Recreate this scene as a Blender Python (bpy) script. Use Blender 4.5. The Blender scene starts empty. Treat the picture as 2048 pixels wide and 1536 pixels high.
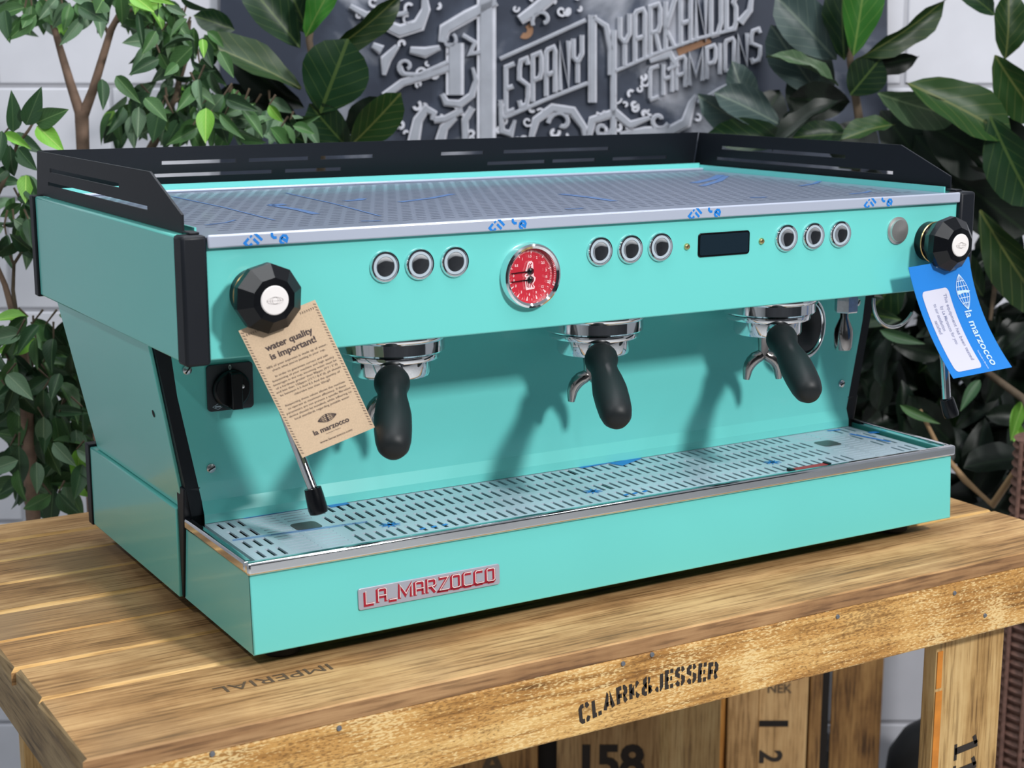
import bpy, bmesh, math, random
from mathutils import Matrix, Vector
from math import sin, cos, pi, radians as RAD

random.seed(7)
SC = bpy.context.scene
COL = SC.collection
V = Vector

# ------------------------------------------------------------------ camera
CAM = V((-0.4878, -1.2769, 0.5230)); YAW, PITCH, FPX = 0.5349, -0.2004, 3174.2
FW = V((sin(YAW) * cos(PITCH), cos(YAW) * cos(PITCH), sin(PITCH)))
RT = V((cos(YAW), -sin(YAW), 0)); UP = RT.cross(FW)
cd = bpy.data.cameras.new('camera'); cam = bpy.data.objects.new('camera', cd); COL.objects.link(cam)
cd.sensor_width = 36; cd.lens = FPX / 2048 * 36; cd.clip_start = 0.02; cd.clip_end = 60
cam.matrix_world = Matrix(((RT.x, UP.x, -FW.x, CAM.x), (RT.y, UP.y, -FW.y, CAM.y), (RT.z, UP.z, -FW.z, CAM.z), (0, 0, 0, 1)))
cd.dof.use_dof = True; cd.dof.focus_distance = 1.62; cd.dof.aperture_fstop = 8.5
SC.camera = cam
# ------------------------------------------------------------------ world, lamps, exposure
w = bpy.data.worlds.new('room_light'); SC.world = w; w.use_nodes = True
bg = w.node_tree.nodes['Background']; bg.inputs[0].default_value = (0.74, 0.80, 0.88, 1); bg.inputs[1].default_value = 0.37
def area(name, loc, target, size, power, color=(1, 1, 1), size_y=None):
    l = bpy.data.lights.new(name, 'AREA'); l.energy = power; l.color = color; l.size = size
    if size_y: l.shape = 'RECTANGLE'; l.size_y = size_y
    o = bpy.data.objects.new(name, l); COL.objects.link(o); o.location = loc
    o.rotation_euler = (V(target) - V(loc)).to_track_quat('-Z', 'Y').to_euler(); return o
area('track_spotlight', (0.76, -2.55, 1.86), (0.40, 0.10, 0.15), 0.30, 84, (1.0, 0.98, 0.97))
area('ceiling_panel_light', (0.1, -0.3, 2.3), (0.2, 0.2, 0), 1.3, 17, (0.95, 0.98, 1.0), 0.7)
for k_, (x_, p_) in enumerate(((-1.9, 22), (0.1, 14), (2.1, 14))): area('added_strip_light', (x_, -2.0 + 1.4 * (k_ == 0), 2.45), (x_, -2.0 + 1.4 * (k_ == 0), 0), 0.10, p_, (0.96, 0.98, 1.0), 1.5)  # strips added for glints in the chrome, the left one to brighten that side
area('wall_fill_light_rear', (0.6, 0.75, 2.2), (1.0, 1.3, 0.2), 1.6, 26, (0.93, 0.97, 1.0), 0.4)  # fill light added to brighten the back wall
vs = SC.view_settings; vs.view_transform = 'Standard'; vs.look = 'None'; vs.gamma = 1; vs.use_curve_mapping = False; vs.exposure = 0.0

# ------------------------------------------------------------------ pixel helpers (2048 x 1536 frame -> places in the room)
HEAD = V((sin(YAW), cos(YAW), 0))
def ray(x, y): return FW + RT * ((x - 1024) / FPX) - UP * ((y - 768) / FPX)
def at(x, y, D):           # point at horizontal distance D in front of the camera
    v = ray(x, y); return CAM + v * (D / v.dot(HEAD))
def onY(x, y, Y): v = ray(x, y); return CAM + v * ((Y - CAM.y) / v.y)
def onZ(x, y, Z): v = ray(x, y); return CAM + v * ((Z - CAM.z) / v.z)

# ------------------------------------------------------------------ materials
def srgb(r, g, b):
    f = lambda c: (c / 255 / 12.92) if c / 255 <= 0.04045 else ((c / 255 + 0.055) / 1.055) ** 2.4
    return (f(r), f(g), f(b), 1)
MATS = {}
def mat(name, col, rough=0.5, metal=0.0, coat=0.0, noise=0.0, nscale=60, bump=0.0, spec=0.5, trans=0.0, alpha=1.0):
    if name in MATS: return MATS[name]
    m = bpy.data.materials.new(name); m.use_nodes = True; nt = m.node_tree; b = nt.nodes['Principled BSDF']
    b.inputs['Base Color'].default_value = col; b.inputs['Roughness'].default_value = rough; b.inputs['Metallic'].default_value = metal
    b.inputs['Coat Weight'].default_value = coat; b.inputs['Coat Roughness'].default_value = 0.08
    b.inputs['Specular IOR Level'].default_value = spec
    b.inputs['Transmission Weight'].default_value = trans; b.inputs['Alpha'].default_value = alpha
    tc = nt.nodes.new('ShaderNodeTexCoord'); n = nt.nodes.new('ShaderNodeTexNoise'); n.inputs['Scale'].default_value = nscale; n.inputs['Detail'].default_value = 4
    nt.links.new(tc.outputs['Object'], n.inputs['Vector'])
    if noise:
        mx = nt.nodes.new('ShaderNodeMix'); mx.data_type = 'RGBA'; mx.blend_type = 'MULTIPLY'
        mx.inputs[0].default_value = 1; mx.inputs[6].default_value = col
        rp = nt.nodes.new('ShaderNodeMapRange'); rp.inputs[1].default_value = 0.3; rp.inputs[2].default_value = 0.7; rp.inputs[3].default_value = 1 - noise; rp.inputs[4].default_value = 1 + noise * 0.4
        nt.links.new(n.outputs[0], rp.inputs[0]); nt.links.new(rp.outputs[0], mx.inputs[7]); nt.links.new(mx.outputs[2], b.inputs['Base Color'])
    if bump:
        bp = nt.nodes.new('ShaderNodeBump'); bp.inputs['Strength'].default_value = bump; bp.inputs['Distance'].default_value = 0.002
        nt.links.new(n.outputs[0], bp.inputs['Height']); nt.links.new(bp.outputs[0], b.inputs['Normal'])
    MATS[name] = m; return m
def ramp(nt, src, stops):
    r = nt.nodes.new('ShaderNodeValToRGB'); e = r.color_ramp.elements
    while len(e) < len(stops): e.new(0.5)
    for k, (p, c) in enumerate(stops): e[k].position = p; e[k].color = c
    nt.links.new(src, r.inputs[0]); return r.outputs[0]
def wood(name, cols, axis=0, stretch=22, fine=9, fleck=0.0, rough=0.62, tint=0.25, patch=None):
    m = bpy.data.materials.new(name); m.use_nodes = True; nt = m.node_tree; b = nt.nodes['Principled BSDF']; L = nt.links.new
    tc = nt.nodes.new('ShaderNodeTexCoord'); oi = nt.nodes.new('ShaderNodeObjectInfo')
    ad = nt.nodes.new('ShaderNodeVectorMath'); ad.operation = 'MULTIPLY_ADD'; ad.inputs[1].default_value = (1, 1, 1)
    L(tc.outputs['Object'], ad.inputs[0])
    cb = nt.nodes.new('ShaderNodeVectorMath'); cb.operation = 'SCALE'; cb.inputs[0].default_value = (7.3, 3.1, 5.7); L(oi.outputs['Random'], cb.inputs['Scale'])
    L(cb.outputs[0], ad.inputs[2])
    mp = nt.nodes.new('ShaderNodeMapping'); s = [stretch] * 3; s[axis] = stretch * 0.075; mp.inputs['Scale'].default_value = s; L(ad.outputs[0], mp.inputs[0])
    n1 = nt.nodes.new('ShaderNodeTexNoise'); n1.inputs['Scale'].default_value = 1.0; n1.inputs['Detail'].default_value = 9; n1.inputs['Roughness'].default_value = 0.62; n1.inputs['Distortion'].default_value = 0.9; L(mp.outputs[0], n1.inputs['Vector'])
    n2 = nt.nodes.new('ShaderNodeTexNoise'); n2.inputs['Scale'].default_value = fine; n2.inputs['Detail'].default_value = 6; n2.inputs['Roughness'].default_value = 0.65; L(ad.outputs[0], n2.inputs['Vector'])
    mp3 = nt.nodes.new('ShaderNodeMapping'); s3 = [190] * 3; s3[axis] = 10; mp3.inputs['Scale'].default_value = s3; L(ad.outputs[0], mp3.inputs[0])
    n3 = nt.nodes.new('ShaderNodeTexNoise'); n3.inputs['Scale'].default_value = 1.6; n3.inputs['Detail'].default_value = 4; L(mp3.outputs[0], n3.inputs['Vector'])
    a = nt.nodes.new('ShaderNodeMath'); a.operation = 'MULTIPLY_ADD'; a.inputs[1].default_value = 0.55; L(n1.outputs[0], a.inputs[0])
    a2 = nt.nodes.new('ShaderNodeMath'); a2.operation = 'MULTIPLY_ADD'; a2.inputs[1].default_value = 0.30; a2.inputs[2].default_value = 0.0; L(n2.outputs[0], a2.inputs[0])
    a3 = nt.nodes.new('ShaderNodeMath'); a3.operation = 'MULTIPLY_ADD'; a3.inputs[1].default_value = 0.30; L(n3.outputs[0], a3.inputs[0]); L(a2.outputs[0], a3.inputs[2]); L(a3.outputs[0], a.inputs[2])
    c = ramp(nt, a.outputs[0], [(0.40, cols[0]), (0.49, cols[1]), (0.57, cols[2]), (0.68, cols[3])])
    hv = nt.nodes.new('ShaderNodeHueSaturation'); vr = nt.nodes.new('ShaderNodeMapRange'); vr.inputs[3].default_value = 1 - tint; vr.inputs[4].default_value = 1 + tint * 0.6
    L(oi.outputs['Random'], vr.inputs[0]); L(vr.outputs[0], hv.inputs['Value']); L(c, hv.inputs['Color']); out = hv.outputs[0]
    gl = nt.nodes.new('ShaderNodeMapRange'); gl.inputs[1].default_value = 0.46; gl.inputs[2].default_value = 0.36; gl.inputs[3].default_value = 1.0; gl.inputs[4].default_value = 0.74; L(n3.outputs[0], gl.inputs[0])
    gm_ = nt.nodes.new('ShaderNodeMix'); gm_.data_type = 'RGBA'; gm_.blend_type = 'MULTIPLY'; gm_.inputs[0].default_value = 1; L(out, gm_.inputs[6]); L(gl.outputs[0], gm_.inputs[7]); out = gm_.outputs[2]
    if patch:
        n4 = nt.nodes.new('ShaderNodeTexNoise'); n4.inputs['Scale'].default_value = 3.2; n4.inputs['Detail'].default_value = 3; L(ad.outputs[0], n4.inputs['Vector'])
        mr = nt.nodes.new('ShaderNodeMapRange'); mr.inputs[1].default_value = 0.52; mr.inputs[2].default_value = 0.68; mr.inputs[4].default_value = 0.75; L(n4.outputs[0], mr.inputs[0])
        mx = nt.nodes.new('ShaderNodeMix'); mx.data_type = 'RGBA'; L(mr.outputs[0], mx.inputs[0]); L(out, mx.inputs[6]); mx.inputs[7].default_value = patch; out = mx.outputs[2]
    if fleck:
        mp5 = nt.nodes.new('ShaderNodeMapping'); s5 = [620] * 3; s5[axis] = 200; mp5.inputs['Scale'].default_value = s5; L(ad.outputs[0], mp5.inputs[0])
        n5 = nt.nodes.new('ShaderNodeTexNoise'); n5.inputs['Scale'].default_value = 1.0; n5.inputs['Detail'].default_value = 3; L(mp5.outputs[0], n5.inputs['Vector'])
        n6 = nt.nodes.new('ShaderNodeTexNoise'); n6.inputs['Scale'].default_value = 14; L(ad.outputs[0], n6.inputs['Vector'])
        mm = nt.nodes.new('ShaderNodeMath'); mm.operation = 'MULTIPLY_ADD'; mm.inputs[1].default_value = 0.6; L(n6.outputs[0], mm.inputs[0]); L(n5.outputs[0], mm.inputs[2])
        mr = nt.nodes.new('ShaderNodeMapRange'); mr.inputs[1].default_value = 0.84; mr.inputs[2].default_value = 0.94; mr.inputs[4].default_value = fleck; L(mm.outputs[0], mr.inputs[0])
        mx = nt.nodes.new('ShaderNodeMix'); mx.data_type = 'RGBA'; L(mr.outputs[0], mx.inputs[0]); L(out, mx.inputs[6]); mx.inputs[7].default_value = srgb(236, 208, 150); out = mx.outputs[2]
        mr2 = nt.nodes.new('ShaderNodeMapRange'); mr2.inputs[1].default_value = 0.72; mr2.inputs[2].default_value = 0.60; mr2.inputs[4].default_value = fleck * 0.8; L(mm.outputs[0], mr2.inputs[0])
        mx2 = nt.nodes.new('ShaderNodeMix'); mx2.data_type = 'RGBA'; L(mr2.outputs[0], mx2.inputs[0]); L(out, mx2.inputs[6]); mx2.inputs[7].default_value = srgb(104, 70, 36); out = mx2.outputs[2]
    L(out, b.inputs['Base Color']); b.inputs['Roughness'].default_value = rough; b.inputs['Specular IOR Level'].default_value = 0.35
    bp = nt.nodes.new('ShaderNodeBump'); bp.inputs['Strength'].default_value = 0.5; bp.inputs['Distance'].default_value = 0.0015
    L(a.outputs[0], bp.inputs['Height']); L(bp.outputs[0], b.inputs['Normal'])
    MATS[name] = m; return m

mint = mat('mint_paint', srgb(108, 206, 200), 0.30, coat=0.35)
mintgloss = mat('mint_gloss_panel', srgb(108, 206, 196), 0.24, coat=0.4)
black = mat('black_powder_coat', srgb(18, 22, 29), 0.46, noise=0.1, nscale=900, bump=0.05, spec=0.3)
blackgloss = mat('black_bakelite', srgb(8, 10, 14), 0.26, coat=0.0, spec=0.35)
rubber = mat('black_rubber', srgb(20, 26, 28), 0.5, spec=0.35)
chrome = mat('chrome', (0.80, 0.81, 0.83, 1), 0.07, 1.0)
steel = mat('brushed_steel', (0.62, 0.62, 0.63, 1), 0.28, 1.0, noise=0.12, nscale=300)
darkchrome = mat('dark_chrome', (0.33, 0.31, 0.30, 1), 0.14, 1.0)
film = mat('film_covered_steel', srgb(186, 194, 212), 0.30, 0.25, coat=0.3)
gratem = mat('film_covered_grate', srgb(186, 204, 216), 0.30, 0.12, coat=0.2)
blueink = mat('blue_film_print', srgb(28, 122, 205), 0.4)
bluefade = mat('faded_blue_film_print', srgb(70, 105, 155), 0.4)
white = mat('white_plastic', srgb(226, 222, 220), 0.45)
ringgrey = mat('translucent_ring_grey', srgb(176, 190, 200), 0.35)
red = mat('red_dial', srgb(188, 30, 50), 0.45)
redink = mat('red_enamel', srgb(158, 28, 46), 0.35)
dialwhite = mat('dial_white_print', srgb(250, 214, 216), 0.5)
kraft = mat('kraft_card', srgb(200, 175, 146), 0.8, noise=0.10, nscale=700)
kraftink = mat('dark_brown_ink', srgb(72, 60, 58), 0.8)
bluecard = mat('glossy_blue_card', srgb(44, 130, 216), 0.22, coat=0.5)
labelwhite = mat('white_label_paper', srgb(206, 206, 222), 0.5)
labelink = mat('grey_label_print', srgb(130, 136, 170), 0.6)
whiteink = mat('pale_blue_print', srgb(200, 226, 250), 0.4)
brass = mat('brass', (0.72, 0.55, 0.26, 1), 0.25, 1.0)
display = mat('display_window', srgb(24, 38, 48), 0.15, coat=0.5)
glassm = mat('gauge_glass', (1, 1, 1, 1), 0.0, trans=1.0, alpha=0.12)
switchm = mat('switch_plate_black', srgb(38, 40, 46), 0.45)
stencil = mat('black_stencil_ink', srgb(44, 36, 30), 0.8, noise=0.3, nscale=400)
fadedstencil = mat('faded_stencil_ink', srgb(92, 76, 56), 0.85, noise=0.3, nscale=300)
nailm = mat('nail_steel', srgb(120, 124, 130), 0.5, 0.6)
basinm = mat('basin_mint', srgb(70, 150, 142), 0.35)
under = mat('underside_black', srgb(14, 15, 16), 0.7)
concrete = mat('pale_concrete', srgb(205, 206, 206), 0.55, noise=0.15, nscale=4, bump=0.1)
blockm = mat('painted_block_white', srgb(203, 204, 212), 0.55, noise=0.10, nscale=7, bump=0.25)
mortarm = mat('painted_mortar', srgb(176, 177, 184), 0.7, noise=0.1, nscale=20)
T1 = [srgb(92, 66, 40), srgb(138, 103, 64), srgb(166, 127, 82), srgb(200, 162, 112)]
plankm = wood('weathered_pallet_wood', T1, 0, tint=0.22, patch=srgb(136, 112, 84))
rawm = wood('raw_cut_pine', [srgb(168, 122, 62), srgb(194, 148, 84), srgb(208, 166, 102), srgb(222, 186, 126)], 0, tint=0.1)
beamm = wood('rough_sawn_pine', [srgb(122, 82, 38), srgb(170, 122, 62), srgb(196, 148, 82), srgb(218, 178, 112)], 0, stretch=34, fleck=0.75, tint=0.05)
dirtym = wood('stained_plank_edge', [srgb(84, 58, 38), srgb(124, 90, 60), srgb(152, 114, 76), srgb(176, 138, 96)], 0, tint=0.05)
endm = wood('grey_end_timber', [srgb(66, 52, 36), srgb(112, 90, 60), srgb(140, 116, 80), srgb(164, 140, 102)], 1, tint=0.2)
legm = wood('leg_timber', [srgb(110, 78, 40), srgb(158, 122, 72), srgb(184, 148, 94), srgb(206, 174, 120)], 2, tint=0.12)
cratem = wood('dark_crate_timber', [srgb(52, 34, 18), srgb(96, 66, 34), srgb(136, 98, 54), srgb(168, 128, 76)], 2, tint=0.3)
orangem = mat('orange_paint', srgb(206, 128, 40), 0.6, noise=0.2, nscale=60)

# ------------------------------------------------------------------ mesh helpers
class B:
    def __init__(s): s.v = []; s.f = []; s.m = []
    def add(s, vs, fs, mi=0):
        o = len(s.v); s.v += [tuple(p) for p in vs]; s.f += [tuple(i + o for i in f) for f in fs]; s.m += [mi] * len(fs); return s
    def box(s, x0, x1, y0, y1, z0, z1, mi=0):
        return s.add([(x0, y0, z0), (x1, y0, z0), (x1, y1, z0), (x0, y1, z0), (x0, y0, z1), (x1, y0, z1), (x1, y1, z1), (x0, y1, z1)],
                     [(0, 3, 2, 1), (4, 5, 6, 7), (0, 1, 5, 4), (1, 2, 6, 5), (2, 3, 7, 6), (3, 0, 4, 7)], mi)
    def hexa(s, p, mi=0):       # 8 corners, bottom ring then top ring
        return s.add(p, [(0, 3, 2, 1), (4, 5, 6, 7), (0, 1, 5, 4), (1, 2, 6, 5), (2, 3, 7, 6), (3, 0, 4, 7)], mi)
    def tube(s, pts, r, seg=12, mi=0):
        pts = [V(p) for p in pts]; n = len(pts); rs = r if isinstance(r, (list, tuple)) else [r] * n
        vs = []; fs = []; ref = None
        for i, p in enumerate(pts):
            t = (pts[min(i + 1, n - 1)] - pts[max(i - 1, 0)]).normalized()
            if ref is None: ref = t.orthogonal().normalized()
            ref = (ref - t * ref.dot(t)).normalized(); b = t.cross(ref)
            for k in range(seg): a = 2 * pi * k / seg; vs.append(p + (ref * cos(a) + b * sin(a)) * rs[i])
        for i in range(n - 1):
            for k in range(seg): k2 = (k + 1) % seg; fs.append((i * seg + k, i * seg + k2, (i + 1) * seg + k2, (i + 1) * seg + k))
        fs.append(tuple(range(seg - 1, -1, -1))); fs.append(tuple((n - 1) * seg + k for k in range(seg)))
        return s.add(vs, fs, mi)
    def lathe(s, prof, seg=32, M=Matrix(), mi=0, cap=True):   # prof: (radius, height) pairs about local z
        vs = []; fs = []; n = len(prof)
        for r, h in prof:
            for k in range(seg): a = 2 * pi * k / seg; vs.append(M @ V((r * cos(a), r * sin(a), h)))
        for i in range(n - 1):
            for k in range(seg): k2 = (k + 1) % seg; fs.append((i * seg + k, i * seg + k2, (i + 1) * seg + k2, (i + 1) * seg + k))
        if cap and prof[0][0] > 1e-6: fs.append(tuple(range(seg - 1, -1, -1)))
        if cap and prof[-1][0] > 1e-6: fs.append(tuple((n - 1) * seg + k for k in range(seg)))
        return s.add(vs, fs, mi)
    def prism(s, poly, f, d0, d1, mi=0):    # 2d polygon through map f(u, v, depth)
        n = len(poly); vs = [f(u, v, d0) for u, v in poly] + [f(u, v, d1) for u, v in poly]
        fs = [tuple(range(n - 1, -1, -1)), tuple(range(n, 2 * n))] + [(k, (k + 1) % n, n + (k + 1) % n, n + k) for k in range(n)]
        return s.add(vs, fs, mi)
    def ribbon(s, pts, width, f, d0, d1, mi=0, closed=False):
        pts = [V((p[0], p[1])) for p in pts]; n = len(pts)
        if n < 2: return s
        L = []; R = []
        for i, p in enumerate(pts):
            a = (p - pts[i - 1]) if (i or closed) else (pts[1] - p); b = (pts[(i + 1) % n] - p) if (i < n - 1 or closed) else a
            a = a.normalized(); b = b.normalized(); na = V((-a.y, a.x)); nb = V((-b.y, b.x)); m = na + nb
            if m.length < 1e-4: m = na
            m = m.normalized(); k = min(1 / max(m.dot(na), 0.5), 1.8); wd = (width[i] if isinstance(width, list) else width) / 2
            L.append(p + m * wd * k); R.append(p - m * wd * k)
        vs = []; fs = []
        for d in (d0, d1): vs += [f(q.x, q.y, d) for q in L] + [f(q.x, q.y, d) for q in R]
        for i in range(n if closed else n - 1):
            j = (i + 1) % n
            fs += [(2 * n + i, 3 * n + i, 3 * n + j, 2 * n + j), (i, j, n + j, n + i), (i, 2 * n + i, 2 * n + j, j), (n + i, n + j, 3 * n + j, 3 * n + i)]
        if not closed: fs += [(0, n, 3 * n, 2 * n), (n - 1, 3 * n - 1, 4 * n - 1, 2 * n - 1)]
        return s.add(vs, fs, mi)
    def flat(s, t, f, mi=0):                # text tuple through map f(u, v)
        return s.add([f(u, v) for u, v in t[0]], t[1], mi)
def slot_panel(b, u, v, holes, f, d0, d1, top=None, extra_u=(), mi=0):
    us = sorted(set([round(x, 6) for x in list(u) + list(extra_u) + [h[k] for h in holes for k in (0, 1)]]))
    vv = sorted(set([round(x, 6) for x in list(v) + [h[k] for h in holes for k in (2, 3)]]))
    nu, nv = len(us), len(vv); solid = [[True] * (nv - 1) for _ in range(nu - 1)]
    import bisect
    for h in holes:
        i0 = bisect.bisect_left(us, round(h[0], 6)); i1 = bisect.bisect_left(us, round(h[1], 6)); j0 = bisect.bisect_left(vv, round(h[2], 6)); j1 = bisect.bisect_left(vv, round(h[3], 6))
        for i in range(i0, i1):
            for j in range(j0, j1): solid[i][j] = False
    vs = []; idx = {}
    def vid(i, j, k):
        if (i, j, k) not in idx:
            y = vv[j]
            if top: y = min(y, top(us[i]))
            idx[(i, j, k)] = len(vs); vs.append(f(us[i], y, d1 if k else d0))
        return idx[(i, j, k)]
    fs = []
    S = lambda i, j: 0 <= i < nu - 1 and 0 <= j < nv - 1 and solid[i][j]
    for i in range(nu - 1):
        for j in range(nv - 1):
            if not solid[i][j]: continue
            fs.append((vid(i, j, 1), vid(i + 1, j, 1), vid(i + 1, j + 1, 1), vid(i, j + 1, 1)))
            fs.append((vid(i, j, 0), vid(i, j + 1, 0), vid(i + 1, j + 1, 0), vid(i + 1, j, 0)))
            for (di, dj, a, c) in ((-1, 0, (i, j), (i, j + 1)), (1, 0, (i + 1, j + 1), (i + 1, j)), (0, -1, (i + 1, j), (i, j)), (0, 1, (i, j + 1), (i + 1, j + 1))):
                if not S(i + di, j + dj): fs.append((vid(*a, 0), vid(*c, 0), vid(*c, 1), vid(*a, 1)))
    return b.add(vs, fs, mi)
def mesh(name, b, mats, smooth=False):
    me = bpy.data.meshes.new(name); me.from_pydata(b.v, [], b.f)
    for m in (mats if isinstance(mats, (list, tuple)) else [mats]): me.materials.append(m)
    me.polygons.foreach_set('material_index', b.m)
    bm = bmesh.new(); bm.from_mesh(me); bmesh.ops.recalc_face_normals(bm, faces=bm.faces); bm.to_mesh(me); bm.free()
    if smooth: me.polygons.foreach_set('use_smooth', [True] * len(me.polygons)); me.set_sharp_from_angle(angle=RAD(38))
    me.update(); return me
def put(name, me, parent=None, M=None):
    o = bpy.data.objects.new(name, me); COL.objects.link(o)
    if M is not None: o.matrix_world = M
    if parent is not None:
        o.parent = parent; o.matrix_parent_inverse = Matrix.Translation(-PLOC[parent.name])
    PLOC[o.name] = PLOC[parent.name] if parent is not None else V((0, 0, 0))
    return o
PLOC = {}
def obj(name, b, mats, parent=None, smooth=False, bevel=0, seg=2):
    o = put(name, mesh(name, b, mats, smooth), parent)
    if bevel:
        m = o.modifiers.new('bevel', 'BEVEL'); m.width = bevel; m.segments = seg; m.limit_method = 'ANGLE'; m.angle_limit = RAD(35); m.harden_normals = False
        for p in o.data.polygons: p.use_smooth = True
        o.data.set_sharp_from_angle(angle=RAD(30))
    return o
def sub(name, b, mats, part, **k):           # sub-part: its parent is a mesh part built in world coordinates
    o = obj(name, b, mats, None, **k); o.parent = part
    o.matrix_parent_inverse = Matrix(); PLOC[o.name] = PLOC[part.name]; return o
def thing(name, label, cat, loc=(0, 0, 0), group=None):
    o = bpy.data.objects.new(name, None); COL.objects.link(o); o.location = loc; o.empty_display_size = 0.02
    o['label'] = label; o['category'] = cat
    if group: o['group'] = group
    PLOC[o.name] = V(loc); return o
def tag(o, label, cat, group=None):
    o['label'] = label; o['category'] = cat
    if group: o['group'] = group
    return o
def struct(o): o['kind'] = 'structure'; return o

# ---- lettering (built before the scene fills up)
_tc = {}
def text(s, bold=0.0, cond=1.0):
    key = (s, bold, cond)
    if key not in _tc:
        c = bpy.data.curves.new('lettering', 'FONT'); c.body = s; c.size = 1; c.offset = bold; c.resolution_u = 3; c.align_x = 'LEFT'
        o = bpy.data.objects.new('lettering', c); COL.objects.link(o); bpy.context.view_layer.update()
        me = bpy.data.meshes.new_from_object(o.evaluated_get(bpy.context.evaluated_depsgraph_get()))
        vs = [(v.co.x * cond, v.co.y) for v in me.vertices]; fs = [tuple(p.vertices) for p in me.polygons]
        bpy.data.objects.remove(o); bpy.data.curves.remove(c); bpy.data.meshes.remove(me); _tc[key] = (vs, fs)
    vs, fs = _tc[key]; xs = [p[0] for p in vs] or [0]; return vs, fs, min(xs), max(xs)
def fit(t, x0, y0, width=None, height=None, align='c'):    # place text: baseline y0, centred on / starting at x0
    vs, fs, a, b = t; s = (width / (b - a)) if width else height / 0.72; sy = height / 0.72 if height else s
    off = {'c': (a + b) / 2, 'l': a, 'r': b}[align]
    return [((x - off) * s + x0, y * sy + y0) for x, y in vs], fs

# ================================================================== the setting
FLOOR = -0.9193; WD = 2.86
def wl(s, z, d=0.0): p = CAM + HEAD * (WD - d) + RT * s; return V((p.x, p.y, z))     # along the wall, height, distance out of it
floor = struct(obj('floor', B().box(-4, 5, -4, 5, FLOOR - 0.05, FLOOR), concrete))
wb = B(); wb.hexa([wl(-3.2, FLOOR, 0.004), wl(3.2, FLOOR, 0.004), wl(3.2, FLOOR, -0.15), wl(-3.2, FLOOR, -0.15), wl(-3.2, 2.2, 0.004), wl(3.2, 2.2, 0.004), wl(3.2, 2.2, -0.15), wl(-3.2, 2.2, -0.15)])
wall = struct(obj('wall_back', wb, mortarm))
RW = Matrix(((RT.x, HEAD.x, 0, 0), (RT.y, HEAD.y, 0, 0), (0, 0, 1, 0), (0, 0, 0, 1)))
blk = None
for j in range(9):
    for i in range(-4, 4):
        s = (i + 0.5) * 0.4 + (0.2 if j % 2 else 0.0) + 0.09
        M = Matrix.Translation(wl(s, FLOOR + 0.2 * j + 0.1)) @ RW
        if blk is None:
            bb = obj('block', B().box(-0.1965, 0.1965, -0.008, 0.02, -0.0965, 0.0965), blockm, None, bevel=0.003); blk = bb
            bb.matrix_world = M; bb.parent = wall
        else:
            o = blk.copy(); COL.objects.link(o); o.matrix_world = M; o.parent = wall

shopm = mat('charcoal_added_wall', srgb(66, 68, 72), 0.7, noise=0.2, nscale=3); sidem = mat('white_added_wall', srgb(176, 180, 182), 0.7, noise=0.15, nscale=3)
struct(obj('added_wall_front', B().box(-3.4, 5, -3.9, -3.8, FLOOR, 2.5), shopm)); struct(obj('added_wall_left', B().box(-3.5, -3.4, -3.9, 3.2, FLOOR, 1.5), sidem))  # plain unseen walls, added for the chrome and side panels to reflect

# ================================================================== the table of pallet timber
TZ = -0.021; TX0, TX1, TY0, TY1 = -0.182, 0.995, -0.092, 0.614
tb = thing('pallet_table', 'rustic plank table of reclaimed pallet timber carrying the espresso machine', 'table', (0.4, 0.26, FLOOR))
ys = [-0.092, 0.050, 0.134, 0.212, 0.296, 0.384, 0.466, 0.542, 0.614]
for k in range(8):
    a, b_ = ys[k] + (0.0 if k == 0 else 0.0014), ys[k + 1] - 0.0014
    j0 = random.uniform(-0.006, 0.006); j1 = random.uniform(-0.004, 0.004); dz = random.uniform(-0.0012, 0.0008) if k else 0
    bb = B(); e = 0.0042
    zt = TZ + dz; zb = TZ - 0.0165
    prof = [(a, zb), (a, zt - e), (a + e * 0.7, zt), (b_ - e * 0.7, zt), (b_, zt - e), (b_, zb)]
    if k == 0: prof = [(a, zb), (a, zt - 0.0015), (a + 0.0015, zt), (b_ - e * 0.7, zt), (b_, zt - e), (b_, zb)]
    X0 = TX0 + (j0 if k else 0); X1 = TX1 + j1; NX = 1
    vs = [(X0 + (0.004 if 1 < q < 4 else 0), y, z) for q, (y, z) in enumerate(prof)] + [(X1 - (0.004 if 1 < q < 4 else 0), y, z) for q, (y, z) in enumerate(prof)]
    n = 6
    bb.add(vs, [tuple(range(n - 1, -1, -1)), tuple(range(n, 2 * n))], 2)
    for q in range(n):
        r = (q + 1) % n
        bb.add([vs[q], vs[r], vs[n + r], vs[n + q]], [(0, 1, 2, 3)], 1 if q in (1, 3) and not (k == 0 and q == 1) else 3 if k == 0 and q == 0 else 0)
    obj('plank', bb, [plankm, rawm, endm, dirtym], tb)
bm_ = obj('front_beam', B().box(TX0 + 0.004, TX1 - 0.004, TY0, TY0 + 0.024, -0.107, TZ - 0.0167), beamm, tb, bevel=0.0025)
obj('back_beam', B().box(TX0 + 0.004, TX1 - 0.004, TY1 - 0.024, TY1, -0.107, TZ - 0.0167), beamm, tb, bevel=0.0025)
for x in (TX0 + 0.012, TX1 - 0.034): obj('end_beam', B().box(x, x + 0.022, TY0 + 0.025, TY1 - 0.025, -0.107, TZ - 0.0169), endm, tb, bevel=0.002)
def leg(x0, x1, y0, y1, side):
    o = obj('leg', B().box(x0, x1, y0, y1, FLOOR, TZ - 0.0169), legm, tb, bevel=0.002); return o
lg = leg(0.785, 0.892, TY0 + 0.0245, TY0 + 0.0455, 1)
b2 = B()
for z0, z1, wv in ((-0.128, -0.172, 0.008), (-0.176, -0.30, 0.010), (-0.31, -0.62, 0.009)):
    b2.box(0.7855, 0.7855 + wv, TY0 + 0.0238, TY0 + 0.0246, z1, z0)
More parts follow.
